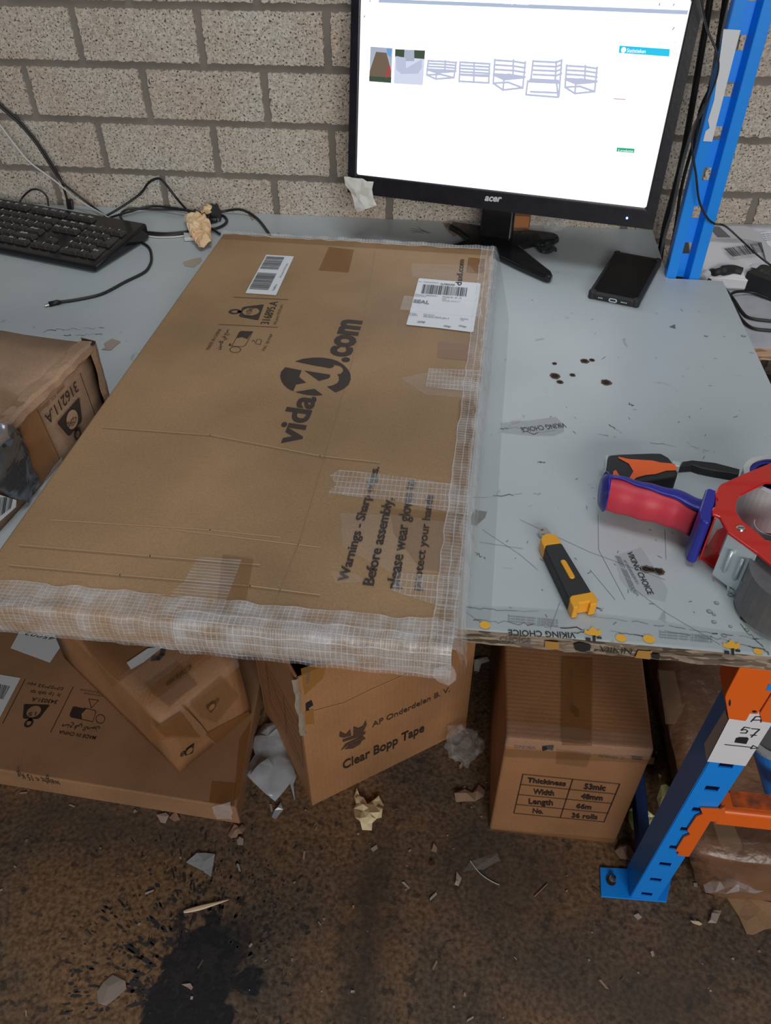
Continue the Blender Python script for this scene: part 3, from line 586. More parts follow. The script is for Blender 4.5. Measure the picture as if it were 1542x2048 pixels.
strokes('handwritten_number',[z7((470,1215),(385,1200),(330,1250),(400,1237),(435,1262),(405,1295),(320,1290)),z7((495,1225),(622,1235),(560,1290),(490,1360)),z7((475,1325),(572,1330))],PF,.0012,M['ink'],lb,off=.0012)
strokes('pen_arrow',[z7((75,1475),(480,1518)),z7((480,1540),(520,1490),(600,1530),(480,1540))],PF,.0011,M['ink'],lb,off=.0012)
decals('slot_opening',[z7((225,1440),(250,1375),(300,1358),(430,1362),(450,1380),(410,1465),(300,1450))],PF,M['hole'],lb,off=.0012,label='black slot cut through the label')
SF=(fp(-.0197,0),-ex)
decal('paper_label',[(1457,1439),(1414,1522),(1409,1488),(1451,1419)],SF,M['label'],rk,off=.0004)
# upper orange beam end + its neighbour to the right
bm1=thing('shelf_beam',fp(.02,-.1),'orange beam end hooked on the front upright just below the table edge','shelf beam')
pts=[PL(q,(p0+nn*.0045,nn)) for q in [(1479,1336),(1452,1388),(1450,1396),(1457,1438),(1491,1443),(1495,1438),(1500,1428),(1515,1429),(1542,1386),(1562,1350),(1562,1342)]]
obj('beam_connector',MB().prism(pts,nn*-.0035),M['orange'],bm1,bevel=.0008)
pts=[PL(q,(p0+nn*.001,nn)) for q in [(1479,1336),(1452,1388),(1450,1396),(1457,1438),(1462,1438),(1490,1338)]]
obj('connector_flange',MB().prism(pts,nn*-.03),M['orange'],bm1)
decals('bolt_slot',[z7((505,960),(540,945),(580,958),(575,975),(540,985),(508,975)),z7((140,800),(160,770),(172,820),(165,870),(145,880),(135,850))],(p0+nn*.0045,nn),M['hole'],bm1,off=.0004)
decals('blue_slot',[z7((725,630),(765,530),(803,535),(830,640))],(p0+nn*.0045,nn),M['blue'],bm1,off=.0004)
bm2=thing('shelf_beam',fp(.06,-.1),'orange beam section right of the A 57 label, running out of frame','shelf beam')
pts=[PL(q,(p0+nn*.0045,nn)) for q in [(1519,1428),(1543,1389),(1640,1398),(1640,1460),(1524,1444)]]
obj('beam_connector',MB().prism(pts,nn*-.0035),M['orange'],bm2,bevel=.0008); c=center(pts)
obj('beam',MB().box((c.x+.02,c.y+.002,c.z-.03),(1.2,c.y+.045,c.z+.03)),M['orange'],bm2,bevel=.002)
# lower orange beam
bm3=thing('shelf_beam',fp(.03,.14),'low orange beam with chipped paint hooked halfway down the front upright','shelf beam')
pts=[PL(q,(p0+nn*.0045,nn)) for q in z3((730,1470),(812,1482),(960,1240),(1060,1240),(1060,1140),(1020,1160),(890,1155),(905,1190),(860,1210),(800,1300),(820,1330),(775,1350),(720,1440),(745,1450))]
obj('beam_connector',MB().prism(pts,nn*-.003),M['orange'],bm3,bevel=.0006)
q0=PL(z3((960,1240))[0],PF); q1=PL(z3((1010,1150))[0],PF)
obj('beam',MB().box((q0.x+.002,q0.y-.004,q0.z),(1.2,q0.y+.026,q1.z-.004)),M['orange'],bm3,bevel=.004,seg=3)
obj('chipped_edge',MB().box((.35,q0.y+.004,q1.z-.0042),(1.19,q0.y+.025,q1.z-.0034)),M['orange_worn'],bm3,label='orange paint chipped to black along the top')
#==CARTON==
CZ=.036; TC=TOP(CZ)
ct=thing('long_carton',(-.2,.83,0),'long flat brown carton wrapped in clear filament tape, lying across the table front edge','carton')
c_bl,c_br,c_tr,c_tl=[P(*q,CZ) for q in [(-80,1205),(905,1300),(988,497),(447,465)]]
low=[V((p.x,p.y,.0002)) for p in (c_bl,c_br,c_tr,c_tl)]
obj('carton_body',MB().hexa(low+[c_bl,c_br,c_tr,c_tl]),M['card'],ct,bevel=.004,seg=4)
zq=Q(380,460,2.487); zl=Q(520,620,7.009); ze=Q(320,900,2.268); zw=Q(400,500,7.71); zs=Q(800,500,7.71)
# brown tapes on the top face
decals('brown_tape_strip',[[(658,494),(708,500),(697,545),(637,541)],[(937,515),(970,518),(968,548),(932,545)],[(877,682),(946,690),(943,722),(874,716)]],TC,M['btape'],ct)
decals('brown_tape_strip',[[(918,800),(945,803),(920,1295),(868,1290),(900,1100),(912,900)],[(930,790),(955,792),(950,900),(932,900)],ze((1040,265),(1380,290),(1340,400),(1290,560),(1180,540),(1060,380)),[(445,1110),(507,1118),(485,1250),(430,1240)]],TC,M['btape2'],ct,off=.0007)
decals('brown_tape_strip',[[(446,470),(985,499),(983,512),(440,478)],[(0,1190),(180,1206),(0,1219)]],TC,M['btape2'],ct,off=.0007)
# logo
lg=decals('printed_logo',[zl((355,805),(585,850),(548,940),(645,1020),(505,1048),(468,1140),(400,1110),(340,1060),(300,1000),(282,930),(295,870)),
 zl((490,722),(600,688),(750,670),(880,672),(1000,690),(1090,720),(1170,770),(1230,830),(1268,900),(1272,980),(1240,1050),(1170,1110),(1058,1158),(940,1078),(1020,1060),(1080,1030),(1108,990),(1105,940),(1085,905),(1130,898),(1165,860),(1160,820),(1125,790),(1085,780),(1040,770),(1032,800),(985,818),(820,790),(650,758)),
 zl((622,852),(985,910),(985,935),(960,960),(825,997)),zl((492,1152),(765,1108),(882,1195),(780,1203),(740,1200),(640,1190))],TC,M['print'],ct,label='dark brown round logo mark')
text('vida',*zl((545,1890),(790,1225),(200,1790)),TC,M['print'],ct,name='printed_logo_text',bold=.028,shear=.08)
text('.com',*zl((1222,735),(1425,150),(968,600)),TC,M['print'],ct,name='printed_logo_text',bold=.04,shear=.08)
# handling prints upper left
strokes('printed_rule',[zw((520,730),(1355,768)),zw((290,1150),(1195,1195))],TC,.0012,M['print2'],ct)
weight(ct,TC,*zw((432,950),(945,962),(880,1085),(990,845)),'15')
text('<15kg',*zw((785,1030),(820,890),(700,1020)),TC,M['print'],ct,off=.0012)
text('316895.A',*zw((1060,1150),(1205,800),(930,1140)),TC,M['print'],ct,bold=.01)
text('XXL planter XXL/XL galva',*zw((1175,1155),(1280,850),(1130,1145)),TC,M['print2'],ct)
text('MADE IN CHINA',*zw((145,1540),(340,1220),(95,1525)),TC,M['print2'],ct)
text('\ufee6\ufef4\ufebc\ufedf\u0627 \ufef2\ufed3 \ufeca\ufee8\ufebb',*zw((300,1545),(455,1230),(235,1530)),TC,M['print'],ct,bold=.01)
s=zw; strokes('recycling_icon',[s((500,1470),(610,1270),(640,1255),(815,1262),(700,1475),(650,1495),(490,1485),(500,1470)),s((800,1415),(830,1390),(850,1430)),s((860,1450),(930,1460),(950,1400),(930,1380),(880,1385),(860,1440)),[ (400+(545+85*math.cos(a*.45))/7.71,500+(1540+45*math.sin(a*.45))/7.71) for a in range(15)]],TC,.0008,M['print'],ct)
decals('recycling_icon',[s((590,1290),(640,1255),(810,1262),(730,1375),(650,1345),(560,1360)),s((440,1475),(455,1445),(485,1450),(475,1485))],TC,M['print'],ct)
text('FSC 20 PAP',*zw((1000,1555),(1130,1300),(960,1540)),TC,M['print2'],ct)
lab=decal('barcode_label',zw((1022,80),(1450,105),(1172,705),(700,672)),TC,M['label'],ct,off=.0008,label='small white barcode label')
barcode(zw((925,300),(1030,108),(1305,122),(1205,315)),TC,M['ink_soft'],lab,18,seed=3,off=.0014); barcode(zw((758,610),(895,355),(1185,372),(1055,628)),TC,M['ink_soft'],lab,18,seed=4,off=.0014)
text('XXL planter XXL/XL galva',*zw((1250,440),(1360,220),(1225,430)),TC,M['ink_soft'],lab,off=.0014); text('316895.A',*zw((1145,640),(1200,540),(1115,630)),TC,M['ink_soft'],lab,off=.0014)
# shipping label
text('daxl.com',*zs((945,560),(992,155),(850,555)),TC,M['print'],ct,bold=.015,off=.0011)
sl=decal('shipping_label',zs((300,445),(620,475),(1225,520),(1243,540),(1215,760),(1185,920),(1130,1265),(1110,1280),(600,1215),(108,1165),(98,1150),(150,970),(285,460)),TC,M['label'],ct,off=.0011,label='large white shipping label reading SEAL')
pl=TC; k=dict(off=.0018)
barcode(zs((358,545),(1045,600),(1025,730),(325,682)),TC,M['ink'],sl,30,seed=8,off=.0018)
text('OUTBOUND',*zs((622,552),(845,565),(628,528)),pl,M['ink'],sl,bold=.02,**k); text('Nr. 30003004231',*zs((288,508),(590,532),(290,494)),pl,M['ink_soft'],sl,**k)
text('SEAL',*zs((198,822),(445,848),(212,775)),pl,M['ink'],sl,bold=.03,**k)
text('Delivery nr 30003004231',*zs((232,708),(570,736),(234,690)),pl,M['ink_soft'],sl,**k); text('Carrier: DX-B',*zs((228,730),(395,742),(230,715)),pl,M['ink_soft'],sl,**k)
text('Monday 03 - 06 - 24',*zs((655,744),(945,768),(657,724)),pl,M['ink'],sl,**k); text('DATE:',*zs((650,775),(710,780),(652,758)),pl,M['ink'],sl,**k); text('ORDER: Stock nl 1',*zs((645,805),(925,822),(648,785)),pl,M['ink'],sl,**k)
text('Product',*zs((143,1000),(260,1008),(146,982)),pl,M['ink_soft'],sl,**k); text('316895.A',*zs((138,1025),(272,1033),(141,1008)),pl,M['ink_soft'],sl,**k)
text('Description',*zs((362,1018),(530,1032),(364,998)),pl,M['ink_soft'],sl,**k); text('XXL planter XXL/XL galva. A',*zs((355,1048),(755,1082),(358,1026)),pl,M['ink'],sl,**k)
text('Quantity',*zs((925,1080),(1050,1092),(928,1060)),pl,M['ink_soft'],sl,**k); text('1 ST',*zs((925,1108),(990,1112),(927,1090)),pl,M['ink_soft'],sl,**k)
for a,b,c in (((258,1130),(380,1145),(262,1105)),((662,1190),(770,1215),(668,1168)),((892,1185),(1010,1215),(898,1165))): text('2290',*zs(a,b,c),pl,M['ink'],sl,bold=.01,shear=.3,**k)
# warning text
for b_,A,B,T in (('Warnings - Sharp edges.',(850,600),(995,80),(815,560)),('Before assembly,',(968,618),(1058,222),(918,610)),('please wear gloves to',(1080,632),(1160,140),(1030,600)),('protect your hands',(1180,640),(1240,208),(1140,635))):
    text(b_,*ze(A,B,T),TC,M['print'],ct,name='printed_warning',bold=.022,off=.0010)
# liner creases, their lit and shaded sides painted as pale and dark lines
M['crease']=mat('cardboard_crease_lit',(.42,.27,.155),.6); M['crease_shade']=mat('cardboard_crease_shade',(.25,.15,.085),.6)
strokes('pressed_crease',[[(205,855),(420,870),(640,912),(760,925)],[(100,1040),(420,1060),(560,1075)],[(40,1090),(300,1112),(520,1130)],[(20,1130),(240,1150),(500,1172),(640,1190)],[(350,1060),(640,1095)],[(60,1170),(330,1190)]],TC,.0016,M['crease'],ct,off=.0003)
strokes('pressed_crease',[[(205,857),(420,873),(640,915),(760,928)],[(40,1094),(300,1116),(520,1134)],[(20,1134),(240,1154),(500,1176),(640,1194)],[(750,500),(742,560),(700,740),(600,1080),(540,1230)]],TC,.0007,M['crease_shade'],ct,off=.0003)
# tape strips running onto the top
decal('filament_strip',ze((170,490),(372,500),(262,790),(10,770),(60,640),(110,600)),TC,M['fil_thin'],ct,off=.0012)
decal('filament_strip',ze((770,120),(815,92),(1060,120),(1400,170),(1400,300),(1230,270),(1060,235),(760,200),(800,160)),TC,M['fil'],ct,off=.0012)
decal('filament_strip',ze((1075,560),(1360,580),(1345,735),(1180,685),(1050,640)),TC,M['fil'],ct,off=.0012)
decal('filament_strip',[(858,738),(950,742),(960,742),(956,786),(850,775)],TC,M['fil'],ct,off=.0012)
decal('clear_tape_strip',[(822,528),(940,532),(960,560),(935,572),(825,555)],TC,M['film2'],ct,off=.0010)
decal('clear_tape_strip',[(808,594),(960,610),(965,636),(800,622)],TC,M['film'],ct,off=.0024)
decal('clear_tape_strip',[(800,757),(860,745),(950,760),(955,800),(850,790)],TC,M['film2'],ct,off=.0010)
decal('clear_tape_strip',ze((770,550),(900,570),(940,600),(800,610)),TC,M['film2'],ct,off=.0012); decal('clear_tape_strip',ze((820,290),(1100,300),(1300,330),(1340,560),(1050,560),(900,480),(830,440)),TC,M['film2'],ct,off=.0010)
# tape wrapped round the front, right and back edges
fb=.0; e=.0016
rib_strip('filament_wrap',(c_bl+V((0,0,0)),c_br),[(0,.030,e),(0,.012,e),(0,.001,e*.8),(0,-e*1.6,-.003),(0,-.004,-.016),(0,-.003,-.028),(0,-e,-.0345)],M['fil_dense'],ct,seed=2,amp=.0019,nlen=170,label='silvery layered tape along the front edge',jag=.004)
rib_strip('filament_wrap',(c_bl.lerp(c_br,.45),c_br),[(0,.012,e*2.2),(0,.001,e*2),(0,-.004,-.003),(0,-.0065,-.018),(0,-.004,-.036)],M['fil'],ct,seed=5,amp=.0014,nlen=90,jag=.003)
rib_strip('filament_wrap',(c_br,c_tr),[(-.020,0,e),(-.006,0,e),(.002,0,e*.6),(.006,0,-.008),(.009,0,-.018),(.007,0,-.034)],M['fil'],ct,seed=3,amp=.0014,nlen=150,label='clear grid tape along the right edge',jag=.003)
rib_strip('filament_wrap',(c_br,c_tr),[(-.004,0,e*2),(.003,0,e*1.5),(.008,0,-.006),(.012,0,-.02),(.010,0,-.0345)],M['film'],ct,seed=8,amp=.0024,nlen=120,jag=.004)
rib_strip('filament_wrap',(c_tl,c_tr),[(0,-.010,e),(0,-.002,e*2.5),(0,.004,e),(0,.007,-.014),(0,.005,-.034)],M['fil'],ct,seed=4,amp=.0025,nlen=90,label='clear tape along the back edge')
q=c_br+V((0,-.003,-.02)); mb=MB(); 
crumple('tape_tail',[(868,1330),(905,1322),(912,1352),(898,1362),(880,1358),(866,1345)],0,M['film'],None,None,amp=.004,cell=.006,parent=ct,seed=4,plane=(V((0,c_br.y-.006,0)),V((0,-1,0))))
#==LEFTBOX==
bx=thing('wrapped_box',(-.56,.64,0),'battered brown box at the left of the table, dark shiny tape on its near corner','box')
nL=V((.993,-.12,0)); A=P(83,971,0); dL=V((.12,.993,0)); 
def lb_(s,t,z): return A+dL*s-nL*t+V((0,0,z))
s0,s1=-.16,.155; HB=.093
cardbox('box_body',[lb_(s0,.30,0),lb_(s0,0,0),lb_(s1,0,0),lb_(s1+.005,.30,0),lb_(s0,.30,HB),lb_(s0,0,HB),lb_(s1,0,HB+.002),lb_(s1+.005,.30,HB)],M['card_old'],bx,nx=9,lump=.0022,seedv=3)
LF=(A+nL*.0028,nL); zb=Q(0,620,4.265)
strokes('printed_rule',[zb((680,540),(815,915)),zb((315,855),(510,1280))],LF,.0013,M['print'],bx)
text('316211.A',*zb((640,605),(375,905),(690,665)),LF,M['print'],bx,bold=.015)
text('pompe XXL (50/mm)',*zb((540,640),(330,850),(555,670)),LF,M['print2'],bx)
weight(bx,LF,*zb((680,1110),(580,850),(670,735),(480,950)),'25',discm=M['card_old'])
text('<25kg',*zb((635,890),(565,975),(660,930)),LF,M['print'],bx,off=.0014)
decal('brown_tape_strip',zb((180,930),(310,850),(520,1290),(330,1500),(160,1080)),LF,M['btape'],bx,off=.0008)
decal('brown_tape_strip',zb((0,660),(210,745),(215,800),(0,940)),TOP(HB+.003),M['btape2'],bx,off=.0008)
rib_strip('torn_flap',(lb_(-.045,0,HB+.001),lb_(s1,0,HB+.003)),[(-.012,0,.002),(0,0,.0025),(.004,0,0),(.005,0,-.008),(.003,0,-.011)],M['card_old'],bx,seed=9,amp=.0022,nlen=36,jag=.006)
rib_strip('corner_flap',(lb_(s1,0,.002),lb_(s1,0,HB)),[(-.02*nL.x,.016,0),(.002,.008,0),(.005,-.002,0),(.003,-.012,0)],M['card_old'],bx,seed=12,amp=.002,nlen=16,label='split cardboard corner')
decals('torn_hole',[zb((762,285),(785,268),(808,272),(812,296),(795,312),(768,306))],TOP(HB+.002),M['hole'],bx,off=.0012,label='ripped corner opening')
# dark tape patch at near end
LF2=(A+nL*.004,nL)
crumple('dark_tape_patch',zb((80,985),(160,1060),(240,1280),(330,1490),(215,1640),(60,1590),(-60,1500),(-60,1080),(0,1010)),0,M['duct'],'dark glossy tape covering the near corner',None,amp=.004,cell=.010,parent=bx,seed=3,plane=LF2,smooth=True)
crumple('silver_tape_patch',zb((0,960),(50,965),(95,1000),(105,1100),(85,1180),(20,1130),(-60,1180),(-60,960)),0,M['ductl'],'bright silvery tape end',None,amp=.005,cell=.009,parent=bx,seed=6,plane=(A+nL*.010,nL),smooth=True)
lbp=decal('barcode_label',zb((-60,1560),(130,1620),(125,1680),(0,1790),(-60,1840)),(A+nL*.006,nL),M['label'],bx,off=.0015); barcode(zb((-40,1590),(95,1600),(75,1690),(-60,1790)),(A+nL*.006,nL),M['ink'],lbp,12,seed=5,off=.0022)
crumple('clear_tape_strip',zb((440,1330),(510,1255),(525,1330),(400,1460),(340,1540),(355,1490)),0,M['film'],None,None,amp=.003,cell=.008,parent=bx,seed=7,plane=LF)
#==KEYBOARD==
kb=thing('keyboard',(-.70,1.28,0),'dusty black computer keyboard at the back left of the table','keyboard')
KO=V((-.622,1.158,0)); ku=V((-.963,.27,0)); kw=V((.27,.963,0)); KS=.12; KZ=.012
def kp(u,w,z=0): return KO+ku*u+kw*w+V((0,0,KZ+w*KS+z))
mb=MB(); lw=.46
mb.hexa([KO+V((0,0,.001)),KO+kw*.153+V((0,0,.001)),KO+kw*.153+ku*lw+V((0,0,.001)),KO+ku*lw+V((0,0,.001)),kp(0,0),kp(0,.153),kp(lw,.153),kp(lw,0)][::1])
obj('keyboard_case',mb,M['gloss'],kb,bevel=.006,seg=4)
knorm=(V((0,0,1))-kw*KS).normalized()
keyproto={}
def key(u,w,wd=.0172,dp=.0172,leg=None):
    kk=(wd,dp)
    if kk not in keyproto:
        mb=MB(); i=.0022; hh=.0062
        lo=[(0,0),(wd,0),(wd,dp),(0,dp)]; hi=[(i,i*.8),(wd-i,i*.8),(wd-i,dp-i),(i,dp-i)]
        f=lambda a,b,c: KO*0+ku*a+kw*b+knorm*c
        org=ORG[kb.name]; base=[f(a,b,.0005) for a,b in lo]+[f(a,b,hh) for a,b in hi]
        mb.add(base,[(4,7,6,5),(0,4,5,1),(1,5,6,2),(2,6,7,3),(3,7,4,0)])
        me=bpy.data.meshes.new('key'); me.from_pydata([tuple(v) for v in mb.v],[],mb.f); me.materials.append(M['keycap']); keyproto[kk]=me
    o=bpy.data.objects.new('key',keyproto[kk]); COL.objects.link(o); o.parent=kb; o.location=kp(u,w)-ORG[kb.name]
    b=o.modifiers.new('bevel','BEVEL'); b.width=.0012; b.segments=2
    if leg:
        n=knorm; a=kp(u+wd*.72,w+dp*.42)+knorm*.0063; L_=(.0034)*len(leg); text3(leg,a,a-ku*min(L_,wd*.6),a+kw*(dp*.36 if dp<.02 else dp*.18),n,M['legend'],o,name='key_legend',bold=.02,off=.0003)
M['legend']=mat('grey_key_legend',(.5,.5,.5),.6); M['keycap']=mat('dusty_black_keycap',(.020,.019,.020),.5,var=.9,vscale=60,col2=(.055,.048,.045))
pt=.019; u0=.014; w0=.020
num=[['Ent',None,'.','0'],['3','2','1'],['+','6','5','4'],['9','8','7'],['-','*','/','Num']]
key(u0,w0,.0172,.0172*2+.0018,'Ent'); key(u0+pt,w0,leg='.'); key(u0+2*pt,w0,.0362,.0172,'0')
for i,l in enumerate(('3','2','1')): key(u0+pt*(i+1),w0+pt,leg=l)
key(u0,w0+2*pt,.0172,.0362,'+')
for i,l in enumerate(('6','5','4')): key(u0+pt*(i+1),w0+2*pt,leg=l)
for i,l in enumerate(('9','8','7')): key(u0+pt*(i+1),w0+3*pt,leg=l)
for i,l in enumerate(('-','*','/','Num')): key(u0+pt*i,w0+4*pt,leg=l)
un=u0+4*pt+.006
for i,l in enumerate(('>','v','<')): key(un+pt*i,w0,leg=l)
key(un+pt,w0+pt,leg='^')
for i,l in enumerate(('PgDn','End','Del')): key(un+pt*i,w0+3*pt,leg=l)
for i,l in enumerate(('PgUp','Home','Ins')): key(un+pt*i,w0+4*pt,leg=l)
for i,l in enumerate(('Pau','Scr','Prt')): key(un+pt*i,w0+5.35*pt,leg=l)
um=un+3*pt+.006
key(um,w0,.027,.0172,'Ctrl'); key(um,w0+pt,.046,.0172,'Shift'); key(um,w0+2*pt,.034,.0172,'Enter'); key(um,w0+3*pt,.0172,.0172,'\\'); key(um,w0+4*pt,.034,.0172,'Back')
for r,(st,ch) in enumerate(((.0295,['Alt','','','']),(.048,['/','.',',','M','N','B']),(.036,["'",';','L','K','J','H']),(.019,[']','[','P','O','I','U','Y']),(.036,['=','-','0','9','8','7']))):
    for i,l in enumerate(ch): key(um+st+pt*i,w0+r*pt,leg=l or None)
for i in range(8): key(um+pt*i+(.008 if i>3 else 0),w0+5.35*pt,leg='F%d'%(12-i))
#==CABLES==
YW=1.432
cable('usb_cable',[PY(-40,165,YW),PY(0,207,YW),PY(40,243,YW),PY(75,285,YW),PY(105,330,YW),PY(122,360,YW),PY(128,378,YW),PY(134,398,YW)],.0022,M['cable'],'black cable hanging down the wall at left, ending in a plug above the keyboard')
c=PY(137,406,YW); obj('plug',MB().prism([PY(131,399,YW),PY(143,400,YW),PY(146,420,YW-.005),PY(134,418,YW-.005)],(0,.006,0)),M['black'],bpy.data.objects['usb_cable'],bevel=.001)
cable('cable',[PY(-40,170,YW-.006),PY(0,213,YW-.006),PY(40,249,YW-.006),PY(75,291,YW-.006),PY(100,330,YW-.006),PY(122,362,YW-.006),PY(150,386,YW-.01),PY(185,413,YW-.012),P(212,433,.006),P(240,452,.004)],.0022,M['cable'],'black cord coming down the wall twisted round another and running behind the keyboard')
cable('cable',[PY(-40,195,YW-.003),PY(0,250,YW-.003),PY(30,290,YW-.003),PY(60,325,YW-.003),PY(110,362,YW-.006),PY(160,402,YW-.012),P(218,436,.008),P(240,452,.004)],.0016,M['wcable'],'thin white cord slanting across the wall to behind the keyboard')
cable('cable',[PY(36,412,1.40),PY(45,395,1.41),PY(62,380,1.41),PY(78,380,1.41),PY(93,392,1.41),PY(97,412,1.40)],.0018,M['cable'],'small loop of black cord rising behind the left part of the keyboard')
cable('cable',[P(205,436,.006),P(240,416,.02),PY(280,388,1.41),PY(298,365,1.41),PY(318,357,1.41),PY(333,370,1.405),PY(352,395,1.40),P(375,421,.012),P(400,441,.010),P(420,455,.006),P(440,468,.004)],.0022,M['cable'],'black cord arching up against the wall then down to the carton corner')
cable('cable',[P(215,437,.004),P(250,426,.006),P(300,413,.01),P(345,416,.012),P(380,422,.012),P(405,428,.008),P(424,431,.006)],.0022,M['cable'],'black cord running along the wall foot towards the dark plug')
cable('cable',[P(246,442,.004),P(241,430,.004),P(258,418,.008),P(310,419,.004),P(350,419,.004),P(390,424,.006),P(420,432,.004)],.0022,M['cable'],'lower black cord looping at the keyboard corner below another')
cable('cable',[P(424,430,.005),PY(447,423,1.438),PY(480,419,1.438),P(505,430,.004),P(522,445,.003),P(540,470,.003),P(548,482,.003)],.0024,M['cable'],'black cord curving from the dark plug right to behind the carton')
cable('cable',[P(430,430,.003),P(447,432,.003),P(454,442,.003),P(444,452,.003),P(425,458,.003),P(385,462,.003),P(330,467,.003),P(276,462,.004)],.0024,M['cable'],'black cord running from the right end of the keyboard to a loop under crepe paper')
cable('cable',[P(405,452,.003),P(370,466,.003),P(320,471,.003),P(270,464,.004)],.0024,M['cable'],'second black cord beside the looped one at the keyboard right end')
cable('cable',[P(274,468,.002),P(310,474,.002),P(345,474,.002),P(372,471,.002)],.0016,M['wcable'],'white cord lying on the table right of the keyboard'); WC=[o.name for o in COL.objects if o.get('label')=='white cord lying on the table right of the keyboard'][0]
obj('plug',MB().prism([P(367,465,.007),P(387,465,.007),P(389,475,.007),P(368,476,.007)],(0,0,-.006)),M['wcable'],bpy.data.objects[WC],bevel=.001)
mb=MB().prism([P(385,418,.016),P(420,426,.016),P(416,440,.016),P(392,434,.016)],(0,0,-.013)); o=obj('power_plug',mb.prism([P(419,409,.02),P(424,404,.022),P(428,408,.02),P(434,404,.022),P(442,420,.016),P(440,430,.014),P(420,428,.014)],(0,0,-.013)),M['rubber'],org=P(410,430),bevel=.003); tag(o,'black mains plug lying by the wall behind crepe paper','plug')
o=cable('usb_plug',[P(412,447,.005),P(422,442,.005),P(433,440,.005)],.0048,M['black'],'black round plug with shiny tip beside the crumpled crepe paper','plug'); obj('metal_tip',MB().cyl(P(433,440,.005),P(438,438,.005),.003),M['chrome'],o)
o=cable('charging_cable',[P(262,476,.004),P(285,486,.003),P(299,497,.0025),P(303,515,.0025),P(300,530,.0025),P(288,545,.0025),P(250,564,.0025),P(215,583,.0025),P(190,592,.0025),P(150,600,.0025),P(120,604,.003)],.0024,M['cable'],'black charging cable curling in front of the keyboard')
a,b=P(120,604,.003),P(98,609,.003); obj('plug',MB().tube([a,a.lerp(b,.2),b],[.0028,.0042,.0042],10),M['black'],o,smooth=True); obj('metal_tip',MB().tube([b,b+(b-a).normalized()*.006],.0028,8,flat=.5),M['chrome'],o)
tan=thing('crepe_paper',P(400,468),'crumpled cream crepe paper tuft on the cables behind the carton corner','paper')
crumple('paper_wad',[(371,441),(385,440),(398,436),(412,446),(423,462),(424,492),(402,500),(384,482),(378,470)],.004,M['tan'],None,None,amp=.014,cell=.0055,parent=tan,seed=2,fold=1.8)
o=crumple('crepe_paper_tip',[(403,428),(414,414),(426,421),(424,430),(414,441),(404,434)],.010,M['tan'],'small cream paper tip standing beside the black mains plug','paper',amp=.012,cell=.006,seed=5)
#==MONITOR==
mo=thing('monitor',(.027,1.38,0),'black widescreen monitor with a bright white page, standing at the back of the table','monitor')
yaw,tl=-.218,.1485; mu=V((math.cos(yaw),math.sin(yaw),0)); nb=V((-math.sin(yaw),math.cos(yaw),0)); mw=nb*math.sin(tl)+V((0,0,math.cos(tl))); mn_=mu.cross(mw); 
if mn_.y>0: mn_=-mn_
MO=CP+(V((-.2356,1.5039,.0608))-CP)*.8965; SW,SH=.476,.2676
def mp(u,w,o=0): return MO+mu*u+mw*w+mn_*o
mb=MB()
ol=[(-.015,-.030),(SW+.017,-.030),(SW+.017,SH+.016),(-.015,SH+.016)]
inn=[(0,0),(SW,0),(SW,SH),(0,SH)]
fr=[mp(*q,.003) for q in ol]; fi=[mp(*q,.003) for q in inn]; fd=[mp(*q,-.001) for q in inn]
mb.add(fr+fi+fd,[(i,(i+1)%4,4+(i+1)%4,4+i) for i in range(4)]+[(4+i,4+(i+1)%4,8+(i+1)%4,8+i) for i in range(4)])
bk=[mp(q[0],q[1],-.018) for q in ol]; mb.add(fr+bk,[(i,4+i,4+(i+1)%4,(i+1)%4) for i in range(4)]+[(4,7,6,5)])
obj('bezel',mb,M['bezel'],mo,bevel=.003,seg=3)
obj('rear_housing',MB().hexa([mp(.06,.0,-.0185),mp(SW-.06,.0,-.0185),mp(SW-.1,.03,-.05),mp(.1,.03,-.05),mp(.06,SH-.02,-.0185),mp(SW-.06,SH-.02,-.0185),mp(SW-.1,SH-.06,-.05),mp(.1,SH-.06,-.05)]),M['black'],mo,bevel=.006,seg=3)
sc=obj('screen',MB().add([mp(0,0),mp(SW,0),mp(SW,SH),mp(0,SH)],[(0,1,2,3)]),M['screen'],mo)
SP=(MO+mn_*.0002,mn_)
MP=(MO+mn_*.003,mn_)
text('acer',*Q(900,380,6.425)((445,135),(665,152),(455,75)),MP,mat('silver_logo',(.75,.77,.8),.3,metal=.3),mo,name='maker_logo',bold=.035,shear=.25,off=.0006)
c=PL((1254,436),MP); obj('power_light',MB().cyl(c,c+mn_*.0012,.0016),mat('blue_power_light',(.15,.25,1),.3,emit=9),mo)
def em(n,c,s=1.0): return mat('screen_'+n,c,.4,emit=s)
zu=Q(680,0,1.789); zc=Q(720,60,2.409)
E_bar=em('title_bar',(.42,.50,.66)); E_cyan=em('cyan',(.0,.52,.80),1.05); E_g=em('green',(.0,.40,.22)); E_ch=em('furniture_grey',(.50,.54,.70)); E_tx=em('pale_text',(.74,.80,.90),1.05); E_w=em('white_text',(1,1,1),1.3); E_dk=em('dark_text',(.15,.18,.25)); E_br=em('photo_brown',(.16,.115,.08)); E_bb=em('photo_blue',(.15,.35,.65)); E_gr=em('photo_green',(.05,.08,.05)); E_lt=em('photo_light',(.66,.70,.86)); E_ph=em('photo_grey',(.40,.44,.55)); E_red=em('photo_red',(.45,.05,.05))
decals('title_bar',[zu((140,-4),(1246,37),(1243,52),(138,9))],SP,E_bar,sc); text('Retoertje - Chromium',*zu((583,14),(676,19),(583,6)),SP,E_w,sc,off=.001)
